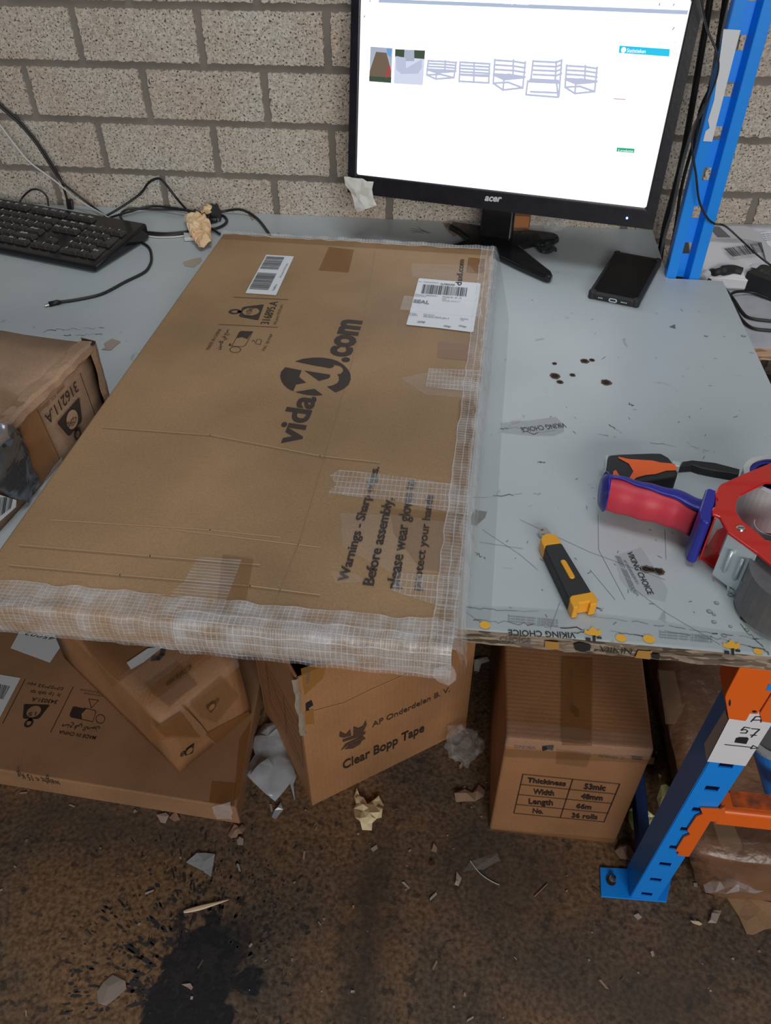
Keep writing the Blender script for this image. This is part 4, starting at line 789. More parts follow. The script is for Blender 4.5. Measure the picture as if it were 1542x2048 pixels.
b_=decals('statistics_banner',[zc((1250,75),(1493,92),(1490,128),(1247,110))],SP,E_cyan,sc); text('Statistieken',*zc((1285,107),(1375,112),(1286,88)),SP,E_w,sc,off=.001); c=PL(zc((1270,96))[0],SP); obj('round_icon',MB().add([c+mn_*.001+(mu*math.cos(i*.4)+mw*math.sin(i*.4))*.0035 for i in range(16)],[tuple(range(16))]),E_w,sc)
decals('product_button',[zc((1238,566),(1323,572),(1321,592),(1236,586))],SP,E_g,sc); text('5 producten',*zc((1243,584),(1316,588),(1244,574)),SP,E_w,sc,off=.001)
text('Nog niet gekwalificeerd',*zc((1247,409),(1385,416),(1248,400)),SP,E_tx,sc); text('Paginas',*zc((1255,172),(1302,174),(1256,164)),SP,E_tx,sc); text('Foto',*zc((55,52),(68,52),(56,45)),SP,E_tx,sc); text('Bestand',*zc((140,58),(178,60),(140,52)),SP,E_tx,sc)
strokes('screen_rule',[zc((1223,331),(1278,335))],SP,.001,em('rule',(.35,.16,.22)),sc)
strokes('cursor_mark',[zu((106,5),(110,2)),zu((86,62),(90,56)),zu((1190,106),(1196,98)),zu((1142,20),(1144,12)),zu((1192,20),(1196,14))],SP,.0012,E_dk,sc)
ph=decals('screen_photo',[zc((51,80),(157,88),(150,255),(45,247))],SP,E_ph,sc,label='tiny photo of a carton'); decals('photo_detail',[zc((78,105),(128,110),(150,195),(150,240),(45,235),(47,200))],SP,E_br,ph if False else sc,off=.0006); decals('photo_detail',[zc((128,88),(155,90),(150,130),(132,120))],SP,E_bb,sc,off=.0007); decals('photo_detail',[zc((130,200),(142,165),(148,180),(138,225),(124,235))],SP,E_red,sc,off=.0008); decals('photo_detail',[zc((45,222),(152,228),(150,255),(45,247))],SP,E_gr,sc,off=.0008)
decals('screen_photo',[zc((170,92),(314,99),(303,266),(163,257))],SP,E_lt,sc,label='tiny photo of garden furniture'); decals('photo_detail',[zc((170,92),(314,99),(311,140),(170,128))],SP,E_gr,sc,off=.0006); decals('photo_detail',[zc((215,94),(262,97),(262,150),(212,150))],SP,E_ph,sc,off=.0007)
def bench(x0,y0,w,h,kind):
    L_=[];f=lambda *a:[zc((x0+x*w,y0+y*h))[0] for x,y in a]
    if kind=='corner':
        for i in range(4): y=.03+i*.15; L_+= [f((.05,y),(.62,y+.04),(.98,y+.10+.0*i))]
        L_+= [f((.05,0),(.0,.8)),f((.62,.02),(.60,.55)),f((.98,.08),(.9,.95)),f((.0,.78),(.3,1),(.9,.93)),f((.3,1),(.33,.65)),f((.0,.5),(.33,.66),(.92,.6)),f((.0,.78),(.45,.75),(.9,.93))]; seat=f((.0,.5),(.5,.46),(.93,.58),(.33,.66))
    elif kind=='bench':
        for i in range(4): y=.02+i*.15; L_+= [f((.03,y),(.98,y+.08))]
        L_+= [f((.03,0),(.0,.95)),f((.98,.08),(.95,1)),f((.48,.03),(.47,.98)),f((0,.92),(.95,1))]; seat=f((.02,.55),(.98,.60),(.95,.74),(.0,.66))
    else:
        for i in range(4): y=.02+i*.12; L_+= [f((.2,y),(.85,y+.03),(1.0,y-.03))]
        L_+= [f((.2,0),(.14,.5)),f((.85,.02),(.82,.5)),f((1,-.02),(.92,.98)),f((.05,.55),(.0,.93),(.9,1),(.86,.62)),f((.12,.85),(.9,.88))]; seat=f((.12,.48),(.92,.52),(.95,.64),(.03,.60))
    strokes('furniture_picture',L_,SP,.0026,E_ch,sc); decals('furniture_picture',[seat],SP,E_ch,sc,off=.0004)
bench(322,146,145,90,'corner');bench(478,153,150,102,'bench');bench(642,141,158,148,'corner');bench(800,147,172,177,'big');bench(988,168,158,138,'corner')
decals('photo_detail',[zc((175,125),(222,135),(222,185),(300,140),(298,185),(280,210),(200,212),(175,190))],SP,E_ch,sc,off=.0009); 
# stand
zn=Q(900,380,6.425)
nk=[P(*q,.012) for q in [(966,483),(1018,486)]]; 
cN=V((.030,1.352,0)); nk=[cN-mu*.030+nb*.0,cN+mu*.030,cN+mu*.026+nb*.03,cN-mu*.026+nb*.03]
obj('stand_neck',MB().hexa([p+V((0,0,.008)) for p in nk]+[p+nb*.012+V((0,0,.125)) for p in nk]),M['gloss'],mo,bevel=.006,seg=4)
prism_px('stand_foot',[(1020,460),(1060,458),(1108,464),(1118,469),(1119,474),(1110,479),(1070,483),(1040,490),(1070,515),(1103,541),(1106,548),(1101,554),(1090,552),(1040,530),(990,506),(955,500),(900,507),(880,510),(872,504),(905,487),(938,476),(915,458),(897,449),(905,442),(940,446)],.012,.0005,M['gloss'],mo,bevel=.004,seg=3)
ti=crumple('paper_scrap',[(689,353),(716,356),(748,363),(745,378),(748,396),(755,410),(734,417),(715,424),(709,402),(704,385),(692,370)],0,M['tissue'],'torn white paper scrap taped to the lower left corner of the monitor','paper',amp=.005,cell=.008,seed=8,plane=(MO+mn_*.0045,mn_))
#==BACK CLUTTER==
o=obj('wood_block',MB().hexa([P(1027,458,0),P(1056,460,0),P(1060,450,0),P(1028,448,0),P(1027,458,0)+V((0,0,.024)),P(1056,460,0)+V((0,0,.024)),P(1060,450,0)+V((0,0,.024)),P(1028,448,0)+V((0,0,.024))]),mat('orange_brown_wood',(.42,.17,.06),.6,bump=.3),org=P(1040,455,0),bevel=.001); tag(o,'small orange brown wooden block behind the monitor neck','wood block')
ball('crumpled_film',tuple(P(1100,452,.014)),.021,M['film'],'ball of crumpled clear film behind the right foot of the monitor','film',seed=3,amp=.7,sq=.7)
crumple('foil_scrap',[(1059,489),(1072,483),(1085,488),(1100,497),(1113,502),(1112,508),(1098,512),(1083,509)],.001,mat('dark_green_foil',(.025,.032,.034),.15,bump=.6,bscale=120),'small dark crumpled foil scrap between the monitor feet','scrap',amp=.007,cell=.005,seed=3)
crumple('card_scrap',[(886,449),(898,448),(919,471),(908,474)],.0005,M['scrap'],'narrow brown card strip beside the left monitor foot','scrap',amp=.002,cell=.01,seed=4)
strokes('wood_chip_marks',[[(822,457),(862,466)],[(824,466),(850,462)],[(836,455),(858,468)]],T0,.0012,M['ink_soft'],tb)
# cables beside the rear upright
cable('cable_bundle',[PY(1425,-60,1.40),PY(1420,0,1.40),PY(1400,120,1.40),PY(1372,280,1.40),PY(1352,370,1.40),PY(1330,450,1.40),PY(1322,500,1.40),V((.335,1.40,-.10))],.0052,M['cable'],'thick black cable bundle hanging on the wall beside the monitor','cable')
cable('cable',[PY(1455,-60,1.38),PY(1448,0,1.38),PY(1436,80,1.38),PY(1425,150,1.38),PY(1405,230,1.38),PY(1380,310,1.385),PY(1362,380,1.385),PY(1348,470,1.385),V((.345,1.40,-.10))],.0028,M['cable'],'black cord hanging between the monitor and the blue upright')
cable('cable',[PY(1462,-60,1.37),PY(1450,30,1.37),PY(1430,120,1.37),PY(1415,200,1.37),PY(1385,260,1.375),PY(1362,340,1.375),PY(1345,420,1.375),PY(1330,470,1.375),V((.325,1.39,-.10))],.0026,mat('grey_cable',(.28,.28,.28),.5),'grey cord hanging beside the blue upright')
cable('cable',[PY(1470,-60,1.36),PY(1440,60,1.36),PY(1430,150,1.365),PY(1400,220,1.37),PY(1388,300,1.37),PY(1378,400,1.37),PY(1360,480,1.375),V((.35,1.38,-.10))],.0022,M['cable'],'thin black cord nearest the left side of the blue upright')
#==RIGHT SIDE==
ad=thing('power_adapter',P(1515,590,-.05),'black power adapter brick with a small white sticker on the side table','adapter')
a=P(1480,580,-.05); u=(P(1542,604,-.05)-a).normalized(); w=V((-u.y,u.x,0)); hh=.034
obj('adapter_case',MB().hexa([a,a+u*.11,a+u*.11+w*.055,a+w*.055]+[a+V((0,0,hh))+w*.002,a+u*.11+V((0,0,hh))+w*.002,a+u*.11+w*.053+V((0,0,hh)),a+w*.053+V((0,0,hh))]),M['rubber'],ad,bevel=.003,seg=3)
AP=TOP(-.05+hh); zp=Q(1380,380,9.519); decal('sticker',zp((1145,1465),(1290,1350),(1400,1385),(1255,1500)),AP,M['label'],ad,off=.0006)
text('19V 3.42A LPS',*zp((1290,1560),(1540,1640),(1330,1500)),AP,M['ink_soft'],ad,off=.0006)
cable('adapter_lead',[P(1482,545,-.025),P(1465,540,-.022),P(1448,541,-.02),P(1432,545,-.022),P(1418,553,-.035),V((.385,1.25,-.07)),V((.38,1.262,-.13))],[.009 if i<14 else .0065 for i in range(37)],M['rubber'],None,parent=ad,k=6)
a,b=P(1413,548,-.02),P(1403,557,-.02); obj('paper_tag',MB().cyl(a,b,.0078,seg=16),M['label'],ad)
cable('adapter_cord',[PY(1395,-60,1.235),PY(1402,0,1.235),PY(1415,60,1.235),PY(1432,100,1.23),PY(1436,140,1.23),PY(1420,190,1.235),PY(1395,240,1.235),PY(1384,290,1.235),PY(1392,350,1.235),PY(1398,400,1.235),PY(1412,432,1.235),PY(1428,447,1.24),PY(1450,452,1.25),P(1480,478,.03),P(1510,506,.015),P(1538,528,.004),P(1552,536,-.012)],.0016,M['cable'],'thin black cord crossing the blue upright',parent=ad)
cable('power_cord',[P(1440,566,-.046),P(1452,580,-.047),P(1468,600,-.047),P(1484,624,-.047),P(1500,636,-.047),P(1542,642,-.047),P(1600,646,-.047),P(1760,640,-.047),P(1960,600,-.047)],.0026,M['cable'],'upper of two black power cords curving over the side table',parent=ad)
cable('power_cord',[P(1940,560,-.047),P(1760,612,-.047),P(1600,606,-.047),P(1542,598,-.047),P(1505,585,-.045),P(1478,583,-.042),P(1463,588,-.042),P(1460,602,-.045),P(1470,618,-.047),P(1484,640,-.047),P(1505,656,-.047),P(1542,661,-.047),P(1600,664,-.047),P(1780,670,-.047),P(1980,640,-.047)],.0026,M['cable'],'black power cord looping back on itself on the side table, lower one',parent=ad)
ml=thing('plastic_mailer',P(1480,500,-.05),'white and grey plastic mailer with a barcode lying against the wall','parcel')
z_=-.05; A1=[V((.372,1.33,z_)),V((.60,1.31,z_)),V((.66,1.445,z_)),V((.372,1.445,z_))]
hts=[.018,.02,.068,.07]
cardbox('mailer_body',[a for a in A1]+[a+V((0,0,h))+V((0,.0,0)) for a,h in zip(A1,hts)],M['mailerw'],ml,nx=7,lump=.004,seedv=5)
n_=((A1[1]+V((0,0,hts[1])))-(A1[0]+V((0,0,hts[0])))).cross((A1[3]+V((0,0,hts[3])))-(A1[0]+V((0,0,hts[0])))).normalized(); MP2=(A1[0]+V((0,0,hts[0]))+n_*.004,n_)
barcode(zp((650,1120),(1310,1010),(1400,1190),(820,1275)),MP2,M['ink'],ml,26,seed=12)
decals('grey_print_panel',[zp((400,690),(560,700),(780,905),(520,905),(400,760))],MP2,M['ink_soft'],ml)
decals('mailer_fold',[zp((380,690),(1060,690),(1330,800),(1540,1100),(1540,1380),(1450,1340),(1360,1000),(1000,930),(370,920))],MP2,M['mailer'],ml,off=.0003,label='grey side of the mailer')
dl=decal('delivery_note',zp((1330,820),(1540,800),(1540,1090),(1480,1060)),MP2,M['label'],ml,off=.001)
for i in range(4): text('10067 artikel nr',*zp((1370+i*22,870+i*38),(1540,850+i*38),(1370+i*22,845+i*38)),MP2,M['ink_soft'],dl,off=.0016)
o=ball('packing_paper',(.60,1.0,-.30),.125,mat('beige_packing_paper',(.42,.34,.22),.5,bump=.5,bscale=25),'beige crumpled packing paper under the side table','paper',seed=2,amp=.35,sq=1.28,sub=4)
#==PHONE==
f0=thing('smartphone',(.245,1.215,0),'black smartphone in a rubber case lying face up near the rear upright','phone')
ang=math.radians(70.7); fu=V((math.cos(ang),math.sin(ang),0)); fw_=V((-fu.y,fu.x,0)); FC=P(1252,556,.006)
def rr(w,h,r,k=6):
    o=[]
    for cx,cy,a0 in((w/2-r,h/2-r,0),(-w/2+r,h/2-r,90),(-w/2+r,-h/2+r,180),(w/2-r,-h/2+r,270)):
        for i in range(k+1): a=math.radians(a0+90*i/k); o.append((cx+r*math.cos(a),cy+r*math.sin(a)))
    return o
def fpz(x,y,z): return V((FC.x,FC.y,0))+fw_*-x+fu*y+V((0,0,z))
obj('phone_case',MB().prism([fpz(x,y,.0115) for x,y in rr(.079,.172,.012)],(0,0,-.011)),M['rubber'],f0,bevel=.0025,seg=3)
for sx in(-1,1):
    for sy in(-1,1):
        obj('corner_bumper',MB().prism([fpz(sx*.034+x,sy*.080+y,.0128) for x,y in rr(.0115,.0125,.0055)],(0,0,-.0125)),M['rubber'],f0,bevel=.002,seg=3)
obj('phone_screen',MB().prism([fpz(x,y,.0121) for x,y in rr(.068,.156,.008)],(0,0,-.001)),M['glass'],f0)
mb=MB(); c=fpz(0,-.0862,.0055); pts=[c-fw_*x*1.0+V((0,0,y))-fu*.0006 for x,y in rr(.013,.0062,.003)]; pin=[c-fw_*x+V((0,0,y))-fu*.0006 for x,y in rr(.009,.003,.0014)]; k=len(pts)
mb.add(pts+pin,[(i,(i+1)%k,k+(i+1)%k,k+i) for i in range(k)]); obj('charging_port',mb,M['steel'],f0,label='silver rim of the charging port')
mb=MB()
for x0 in(-.022,-.0195,-.017,.013,.0155,.018,.0205): c=fpz(x0,-.0868,.0055); mb.cyl(c+fu*.001,c-fu*.0004,.0009,seg=8)
obj('speaker_grille',mb,M['steel'],f0)
#==TAPE MEASURE==
tm=thing('tape_measure',P(1285,965,0),'black and orange tape measure lying behind the dispenser handle','tape measure')
prism_px('measure_case',[(1217,909),(1240,907),(1300,905),(1322,905),(1338,914),(1349,928),(1356,944),(1354,953),(1300,962),(1240,968),(1220,962),(1213,940)],.030,.0005,M['rubber'],tm,bevel=.003,seg=3)
zt=Q(1180,880,4.26); TT=TOP(.0302)
decals('orange_grip',[zt((238,145),(330,165),(530,178),(600,195),(720,205),(745,262),(650,265),(560,293),(470,303),(400,322),(380,335),(365,358),(322,350),(368,270),(330,205),(245,160))],TT,M['ogrip'],tm,off=.0006)
prism_px('tape_lock',zt((195,300),(200,262),(222,250),(245,290),(290,330),(200,330)),.033,.028,M['ogrip'],tm,bevel=.0008)
mb=MB().prism([P(1211,912,.024),P(1216,908,.024),P(1218,950,.024),P(1213,952,.024)],(0,0,-.022)); obj('blade_hook',mb,M['steel'],tm,bevel=.0005)
prism_px('strap_clip',[(1346,921),(1362,924),(1360,933),(1347,931)],.012,.004,M['steel'],tm,bevel=.0008)
prism_px('wrist_strap',[(1360,932),(1364,923),(1385,920),(1430,925),(1480,938),(1478,949),(1430,941),(1400,935),(1385,930)],.010,.0003,M['black'],tm,bevel=.001)
#==DISPENSER==
dp=thing('tape_dispenser',P(1470,1080,0),'red metal tape gun with blue and red handle at the table right','tape dispenser')
ZT=.060; zd=Q(1340,860,5.688)
outer=[(1433,979),(1441,970),(1490,948),(1542,927),(1600,905),(1660,930),(1665,1160),(1600,1170),(1542,1132),(1513,1108),(1454,1066),(1438,1036),(1431,1033),(1424,1031),(1423,1022),(1426,1016),(1432,1013),(1436,1001),(1430,996),(1429,988)]
win=[(1542,967),(1532,967),(1507,979),(1481,992),(1475,999),(1471,1015),(1474,1029),(1484,1043),(1517,1069),(1530,1081),(1542,1084),(1600,1085),(1610,1060),(1605,975)]
bm=bmesh.new()
def loop(pxs,z): return [bm.verts.new(P(x,y,z)-ORG[dp.name]) for x,y in pxs]
lo,li=loop(outer,ZT),loop(win,ZT)
es=[bm.edges.new((a,b)) for l in(lo,li) for a,b in zip(l,l[1:]+l[:1])]
bmesh.ops.triangle_fill(bm,use_beauty=True,use_dissolve=False,edges=es)
me=bpy.data.meshes.new('side_plate'); bmesh.ops.recalc_face_normals(bm,faces=bm.faces[:]); bm.to_mesh(me); bm.free(); me.materials.append(M['red'])
o=bpy.data.objects.new('side_plate',me); COL.objects.link(o); o.parent=dp; md=o.modifiers.new('s','SOLIDIFY'); md.thickness=.003; md.offset=0; md=o.modifiers.new('b','BEVEL'); md.width=.0012; md.segments=2; md.limit_method='ANGLE'; o['label']='red enamelled side plate with a window'
def vwall(name,a,b,z1,z0,th,m,parent=dp,bevel=.0006):
    a=P(*a,z1);b=P(*b,z1); n=V((-(b-a).y,(b-a).x,0)).normalized()*th; return obj(name,MB().prism([a,b,b+n,a+n],(0,0,z0-z1)),m,parent,bevel=bevel)
vwall('end_plate',(1433,982),(1428,1036),ZT,.003,.002,M['red'])
prism_px('lower_plate',[(1400,1112),(1432,1060),(1560,1010),(1620,1100),(1560,1230),(1487,1182),(1440,1142)],.0035,.0005,M['red'],dp,bevel=.0005)
vwall('blade_guard',(1455,1068),(1513,1110),ZT-.002,.004,.0015,M['steel'])
a=P(1455,1068,ZT-.002); b=P(1513,1110,ZT-.002); u=(b-a).normalized(); n=V((u.y,-u.x,0)); 
if n.y>0: n=-n
mb=MB()
for f in(.34,.72):
    c=a+u*(b-a).length*f+n*.0018; mb.tube([c+V((0,0,-.012)),c+V((0,0,-.040))],.0016,10)
obj('pressed_rib',mb,M['steel'],dp,smooth=True)
obj('inner_guide',MB().prism([a-u*.005-n*.008,a-u*.001-n*.008,a-u*.001-n*.009,a-u*.005-n*.009],(0,0,-.035)),M['rollw'],dp)
mb=MB(); 
for k_ in range(6): q=a+u*(b-a).length*(.58+k_*.085)+n*.001; mb.prism([q+V((0,0,-.052)),q+u*.005+V((0,0,-.052)),q+u*.0025+V((0,0,-.060))],n*-.001)
obj('cutting_teeth',mb,M['steel'],dp)
c=P(1482,1057,ZT+.0016); obj('frame_screw',MB().cyl(c,c+V((0,0,.0012)),.0042,.0034,20).box((c.x-.003,c.y-.0004,c.z+.0011),(c.x+.003,c.y+.0004,c.z+.0014),1),[M['chrome'],M['ink']],dp)
# blue mount block and handle
mb=MB().prism([P(x,y,ZT+.001) for x,y in [(1412,977),(1418,974),(1436,981),(1422,1042),(1418,1046),(1401,1040),(1398,1020)]],(0,0,-.056)); obj('handle_mount',mb,M['bluegrip'],dp,bevel=.003,seg=4)
cl=[(1208,985),(1216,986),(1240,992),(1262,998),(1285,1004),(1308,1009),(1332,1015),(1356,1022),(1380,1033),(1402,1042)]
pts=smooth_pts([P(x,y,.030) for x,y in cl],4); nP=len(pts)
def rad(i): f=i/(nP-1); return .0168+.0005*math.cos(f*4*2*math.pi+.6)+(.002 if f<.06 else 0)
obj('rubber_grip',MB().tube(pts[2:-2],[rad(i) for i in range(2,nP-2)],28,flat=1.15),M['redgrip'],dp,smooth=True)
# blue spine: half shell on the upper rear side
mb=MB(); vs=[]; kk=14
for i,p in enumerate(pts):
    t=(pts[min(i+1,nP-1)]-pts[max(i-1,0)]).normalized(); a_=t.cross(V((0,0,1))).normalized(); b_=a_.cross(t).normalized(); r=rad(i)+.0012; f=i/(nP-1)
    w0_=math.radians(100-42*min(1,f*1.1)+ (0 if f>.12 else -90*(1-f/.12)*.9)); w1_=math.radians(168+10*f)
    for j in range(kk): th=w0_+(w1_-w0_)*j/(kk-1); vs.append(p+a_*math.cos(th)*r+b_*math.sin(th)*r*1.15)
mb.add(vs,[(i*kk+j,i*kk+j+1,(i+1)*kk+j+1,(i+1)*kk+j) for i in range(nP-1) for j in range(kk-1)]); obj('handle_spine',mb,M['bluegrip'],dp,smooth=True,solid=.0012)
obj('handle_cap',MB().tube([pts[0]-(pts[3]-pts[0]).normalized()*.004,pts[0],pts[2],pts[4]],[.014,.019,.0195,.0178],28,flat=1.1),M['bluegrip'],dp,smooth=True)
# tape roll inside
RC=P(1556,951,.056); RC=V((RC.x,RC.y,.006)); r_=(P(1487,935,.056)-V((RC.x,RC.y,.056))).length
rl=obj('tape_roll',MB().ring(RC,(0,0,1),r_-.006,r_,.050),M['rollw'],dp,smooth=False,label='nearly white roll of clear tape inside the frame'); obj('roll_core',MB().ring(RC+V((0,0,.001)),(0,0,1),r_-.011,r_-.0062,.047),M['bluegrip'],dp); obj('roll_wheel',MB().ring(RC+V((0,0,.004)),(0,0,1),.012,r_-.0115,.036),M['rolld'],dp)
c=P(1592,1150,.05); c=V((c.x,c.y,.0045)); rr_=.040; obj('rubber_roller',MB().ring(c,(0,0,1),.012,rr_,.046).cyl(c+V((0,0,.0465)),c+V((0,0,.05)),.014,seg=20),M['rolld'],dp,label='dark grey roller behind the metal guard')
mb=MB(); c=P(1535,1062,.045); vs=[]
for i in range(13):
    a_=math.radians(150+i*12); 
    for z in(.012,.052): vs.append(V((c.x+math.cos(a_)*.014,c.y+math.sin(a_)*.014,z)))
mb.add(vs,[(2*i,2*i+2,2*i+3,2*i+1) for i in range(12)]); obj('tape_end_label',mb,M['label'],dp,solid=.0004)
#==KNIFE==
kn=thing('utility_knife',P(1140,1145,0),'black and yellow utility knife lying on the table front','knife')
zk=Q(1040,1030,7.71); ZK=.016
prism_px('knife_body',zk((385,520),(402,462),(645,430),(1112,1198),(800,1255),(758,1300)),ZK,.0006,M['rubber'],kn,bevel=.0018,seg=3)
prism_px('front_cap',zk((395,285),(480,280),(575,315),(645,432),(402,465),(385,520),(335,420),(320,370),(340,320)),ZK-.0005,.0006,M['yellow'],kn,bevel=.002,seg=3)
pts_=zk((800,1255),(1112,1198),(1195,1310),(1192,1400),(1085,1420),(1072,1365),(915,1390),(905,1450),(830,1465),(775,1360),(762,1300))
prism_px('rear_cap',[(x,y-4) for x,y in pts_],ZK-.0003,.0006,M['yellow'],kn,bevel=.0014,seg=3)
prism_px('blade_slot',[(x,y-4) for x,y in zk((920,1385),(1070,1362),(1085,1420),(912,1450))],.008,.001,mat('rusty_inner_metal',(.22,.05,.02),.4),kn,bevel=0)
prism_px('slider',zk((625,705),(640,688),(668,682),(700,692),(722,720),(845,935),(845,955),(828,970),(795,972),(765,958),(635,725)),ZK+.0012,ZK-.002,M['yellow'],kn,bevel=.0008)
tp=zk((280,235),(300,215),(345,203),(405,208),(470,285),(390,300),(320,302)); bm=bmesh.new(); hl=zk((305,245),(345,225),(378,250),(345,280))
zz=.006; lo=[bm.verts.new(P(x,y,zz)-ORG[kn.name]) for x,y in tp]; li=[bm.verts.new(P(x,y,zz)-ORG[kn.name]) for x,y in hl]
es=[bm.edges.new((a,b)) for l in(lo,li) for a,b in zip(l,l[1:]+l[:1])]; bmesh.ops.triangle_fill(bm,use_beauty=True,edges=es); me=bpy.data.meshes.new('metal_tip'); bm.to_mesh(me); bm.free(); me.materials.append(M['chrome'])
o=bpy.data.objects.new('metal_tip',me); COL.objects.link(o); o.parent=kn; md=o.modifiers.new('s','SOLIDIFY'); md.thickness=.003; md.offset=0
#==UNDER TABLE==
FT=-.57; TF=TOP(FT)
fc=thing('flat_carton',(-.5,.75,FZ),'flat brown carton on the floor under the table at left, printed with a weight symbol','carton')
a=[P(472,1617,FT),V((-.335,1.02,FT)),V((-1.0,1.05,FT)),V((-1.0,.61,FT))]
cor=[V((-1.0,.592,0)),V((a[0].x,a[0].y,0)),V((-.338,1.02,0)),V((-1.0,1.05,0))]
cardbox('carton_body',[V((c.x,c.y,FZ)) for c in cor]+[V((c.x,c.y,FT)) for c in cor],M['card_under'],fc,bevel=.003)
zf=Q(0,1330,7.009)
strokes('printed_rule',[zf((352,205),(40,820)),zf((1025,315),(712,945))],TF,.0014,M['print'],fc)
weight(fc,TF,*zf((375,885),(520,555),(680,580),(340,532)),'15',discm=M['card_under'])
text('15',*zf((515,665),(405,675),(500,715)),TF,M['print'],fc,off=.0014)
text('07*07*52 squ',*zf((900,320),(395,250),(885,362)),TF,M['print'],fc); text('lt 1p tab tp',*zf((855,410),(440,358),(845,455)),TF,M['print'],fc); text('343031.A',*zf((815,500),(460,460),(800,550)),TF,M['print'],fc,bold=.012)
text('MADE IN CHINA',*zf((1355,1005),(840,918),(1340,1055)),TF,M['print'],fc,bold=.01); text('\ufee6\ufef4\ufebc\ufedf\u0627 \ufef2\ufed3 \ufeca\ufee8\ufebb',*zf((1400,890),(880,830),(1385,955)),TF,M['print'],fc,bold=.01)
for i in range(2): text('RECYCLE PAP 20 CONTAINER',*zf((1535,440-i*40),(1130-i*0+50*(1-i),388-i*50),(1530,462-i*40)),TF,M['print2'],fc)
strokes('recycling_icon',[zf((1245,480),(1385,500),(1280,605),(1245,480)),zf((1180,605),(1330,640),(1345,670),(1300,800),(1130,760)),[(0+(1408+62*math.cos(a_*.45))/7.009,1330+(760+62*math.sin(a_*.45))/7.009) for a_ in range(15)]],TF,.001,M['print'],fc)
decals('recycling_icon',[zf((1020,590),(1050,585),(1210,620),(1140,690),(1150,770),(990,735),(975,700))],TF,M['print'],fc)
FFp=(V((cor[1].x,cor[1].y-.0005,0)),(V((cor[1].x,cor[1].y,0))-V((-1.0,.592,0))).normalized().cross(V((0,0,1))))
text('weight < 15 Kg',(118,1562),(33,1545),(118,1572),FFp,M['print2'],fc)
lb2=decal('barcode_label',zf((-40,130),(290,185),(0,740),(-60,740)),TF,M['label'],fc,off=.0008); barcode(zf((-40,270),(155,310),(50,490),(-40,470)),TF,M['ink_soft'],lb2,10,seed=6,off=.0014)
lb3=decal('handwritten_label',Q(0,1180,2.754)((125,200),(375,255),(275,402),(58,322)),TF,M['label'],fc,off=.0008,label='white label with handwriting'); text('45002',*Q(0,1180,2.754)((310,262),(150,232),(305,282)),TF,M['ink'],lb3,bold=-.01,shear=.2,off=.0014)
decals('brown_tape_strip',[[(424,1562),(472,1566),(468,1612),(418,1605)],[(478,1480),(503,1440),(480,1600),(468,1600)]],TF,M['btape'],fc)
crumple('clear_tape_strip',[(425,1612),(462,1600),(466,1634),(435,1636)],0,M['film'],None,None,amp=.003,cell=.008,parent=fc,seed=3,plane=(FFp[0],FFp[1]))
# small box standing on the flat carton
sb_=thing('small_carton',V((-.45,.75,FT)),'small brown taped carton standing askew on the flat carton, top printed with a web address','carton')
a=P(360,1545,FT+.0008); b=P(503,1425,FT+.0008); ux=(b-a).normalized(); nrm=V((ux.y,-ux.x,0)); bkv=-nrm; HBX=.148
def sbp(s,t,z): return a+ux*s+bkv*t+V((0,0,z))
Wd=(b-a).length
cardbox('carton_body',[sbp(0,0,0),sbp(Wd,0,0),sbp(Wd,.34,0),sbp(0,.34,0),sbp(-.004,.003,HBX),sbp(Wd-.004,.003,HBX),sbp(Wd,.34,HBX),sbp(0,.34,HBX)],M['card_box'],sb_,nx=6,lump=.0012,seedv=8)
ZB=TOP(FT+HBX+.0022); zg=Q(160,1280,4.406); FR=(a+nrm*.0018,nrm)
text('WWW.VIDAXL.COM',*zg((778,420),(1000,250),(752,388)),ZB,M['print'],sb_,bold=.0,off=.0014)
decal('brown_tape_strip',zg((570,390),(860,195),(1040,400),(900,500),(790,600),(640,480)),ZB,M['btape2'],sb_,off=.0006); decal('brown_tape_strip',zg((10,0),(330,-10),(700,130),(280,420)),ZB,M['btape2'],sb_,off=.0006)
decals('gap_between_flaps',[zg((885,570),(925,600),(1060,740),(1215,945),(1150,880),(1050,770))],FR,M['crease_shade'],sb_,off=.0004,label='dark gap between the end flaps')
decal('brown_tape_strip',zg((575,830),(880,640),(1060,870),(830,860),(620,900)),FR,M['btape'],sb_,off=.0006); decal('brown_tape_strip',zg((960,560),(1240,320),(1400,500),(1200,740),(1050,690)),FR,M['btape2'],sb_,off=.0006); decal('brown_tape_strip',zg((1100,830),(1480,630),(1500,660),(1220,930)),FR,M['btape'],sb_,off=.0006)
for T_,Bc,Lp,Rp in (((880,1020),(1000,955),(980,935),(1020,975)),((1225,520),(1130,620),(1110,585),(1155,640))):
    q=weight(sb_,FR,*zg(T_,Bc,Lp,Rp),'15',discm=M['card_box'])
decals('white_strip',[zg((412,202),(600,75),(730,65),(560,200),(450,262))],ZB,M['label'],sb_,off=.0008,label='white paper strip on the carton top')
strokes('printed_letter',[zg((735,80),(725,130),(690,165),(640,170))],ZB,.008,M['print'],sb_)
e1,e2=sbp(-.004,.003,HBX+.002),sbp(Wd-.004,.003,HBX+.002)
rib_strip('clear_tape_wrap',(e1,e2),[tuple(bkv*.03+V((0,0,.001))),tuple(bkv*.004+V((0,0,.0015))),tuple(nrm*.0025+V((0,0,-.002))),tuple(nrm*.002+V((0,0,-.022)))],M['film2'],sb_,seed=3,amp=.0016,nlen=40)
rib_strip('clear_tape_wrap',(sbp(-.003,.08,HBX+.003),sbp(Wd,.08,HBX+.003)),[tuple(bkv*.03),tuple(V((0,0,.001))),tuple(nrm*.022)],M['film2'],sb_,seed=5,amp=.0022,nlen=40)
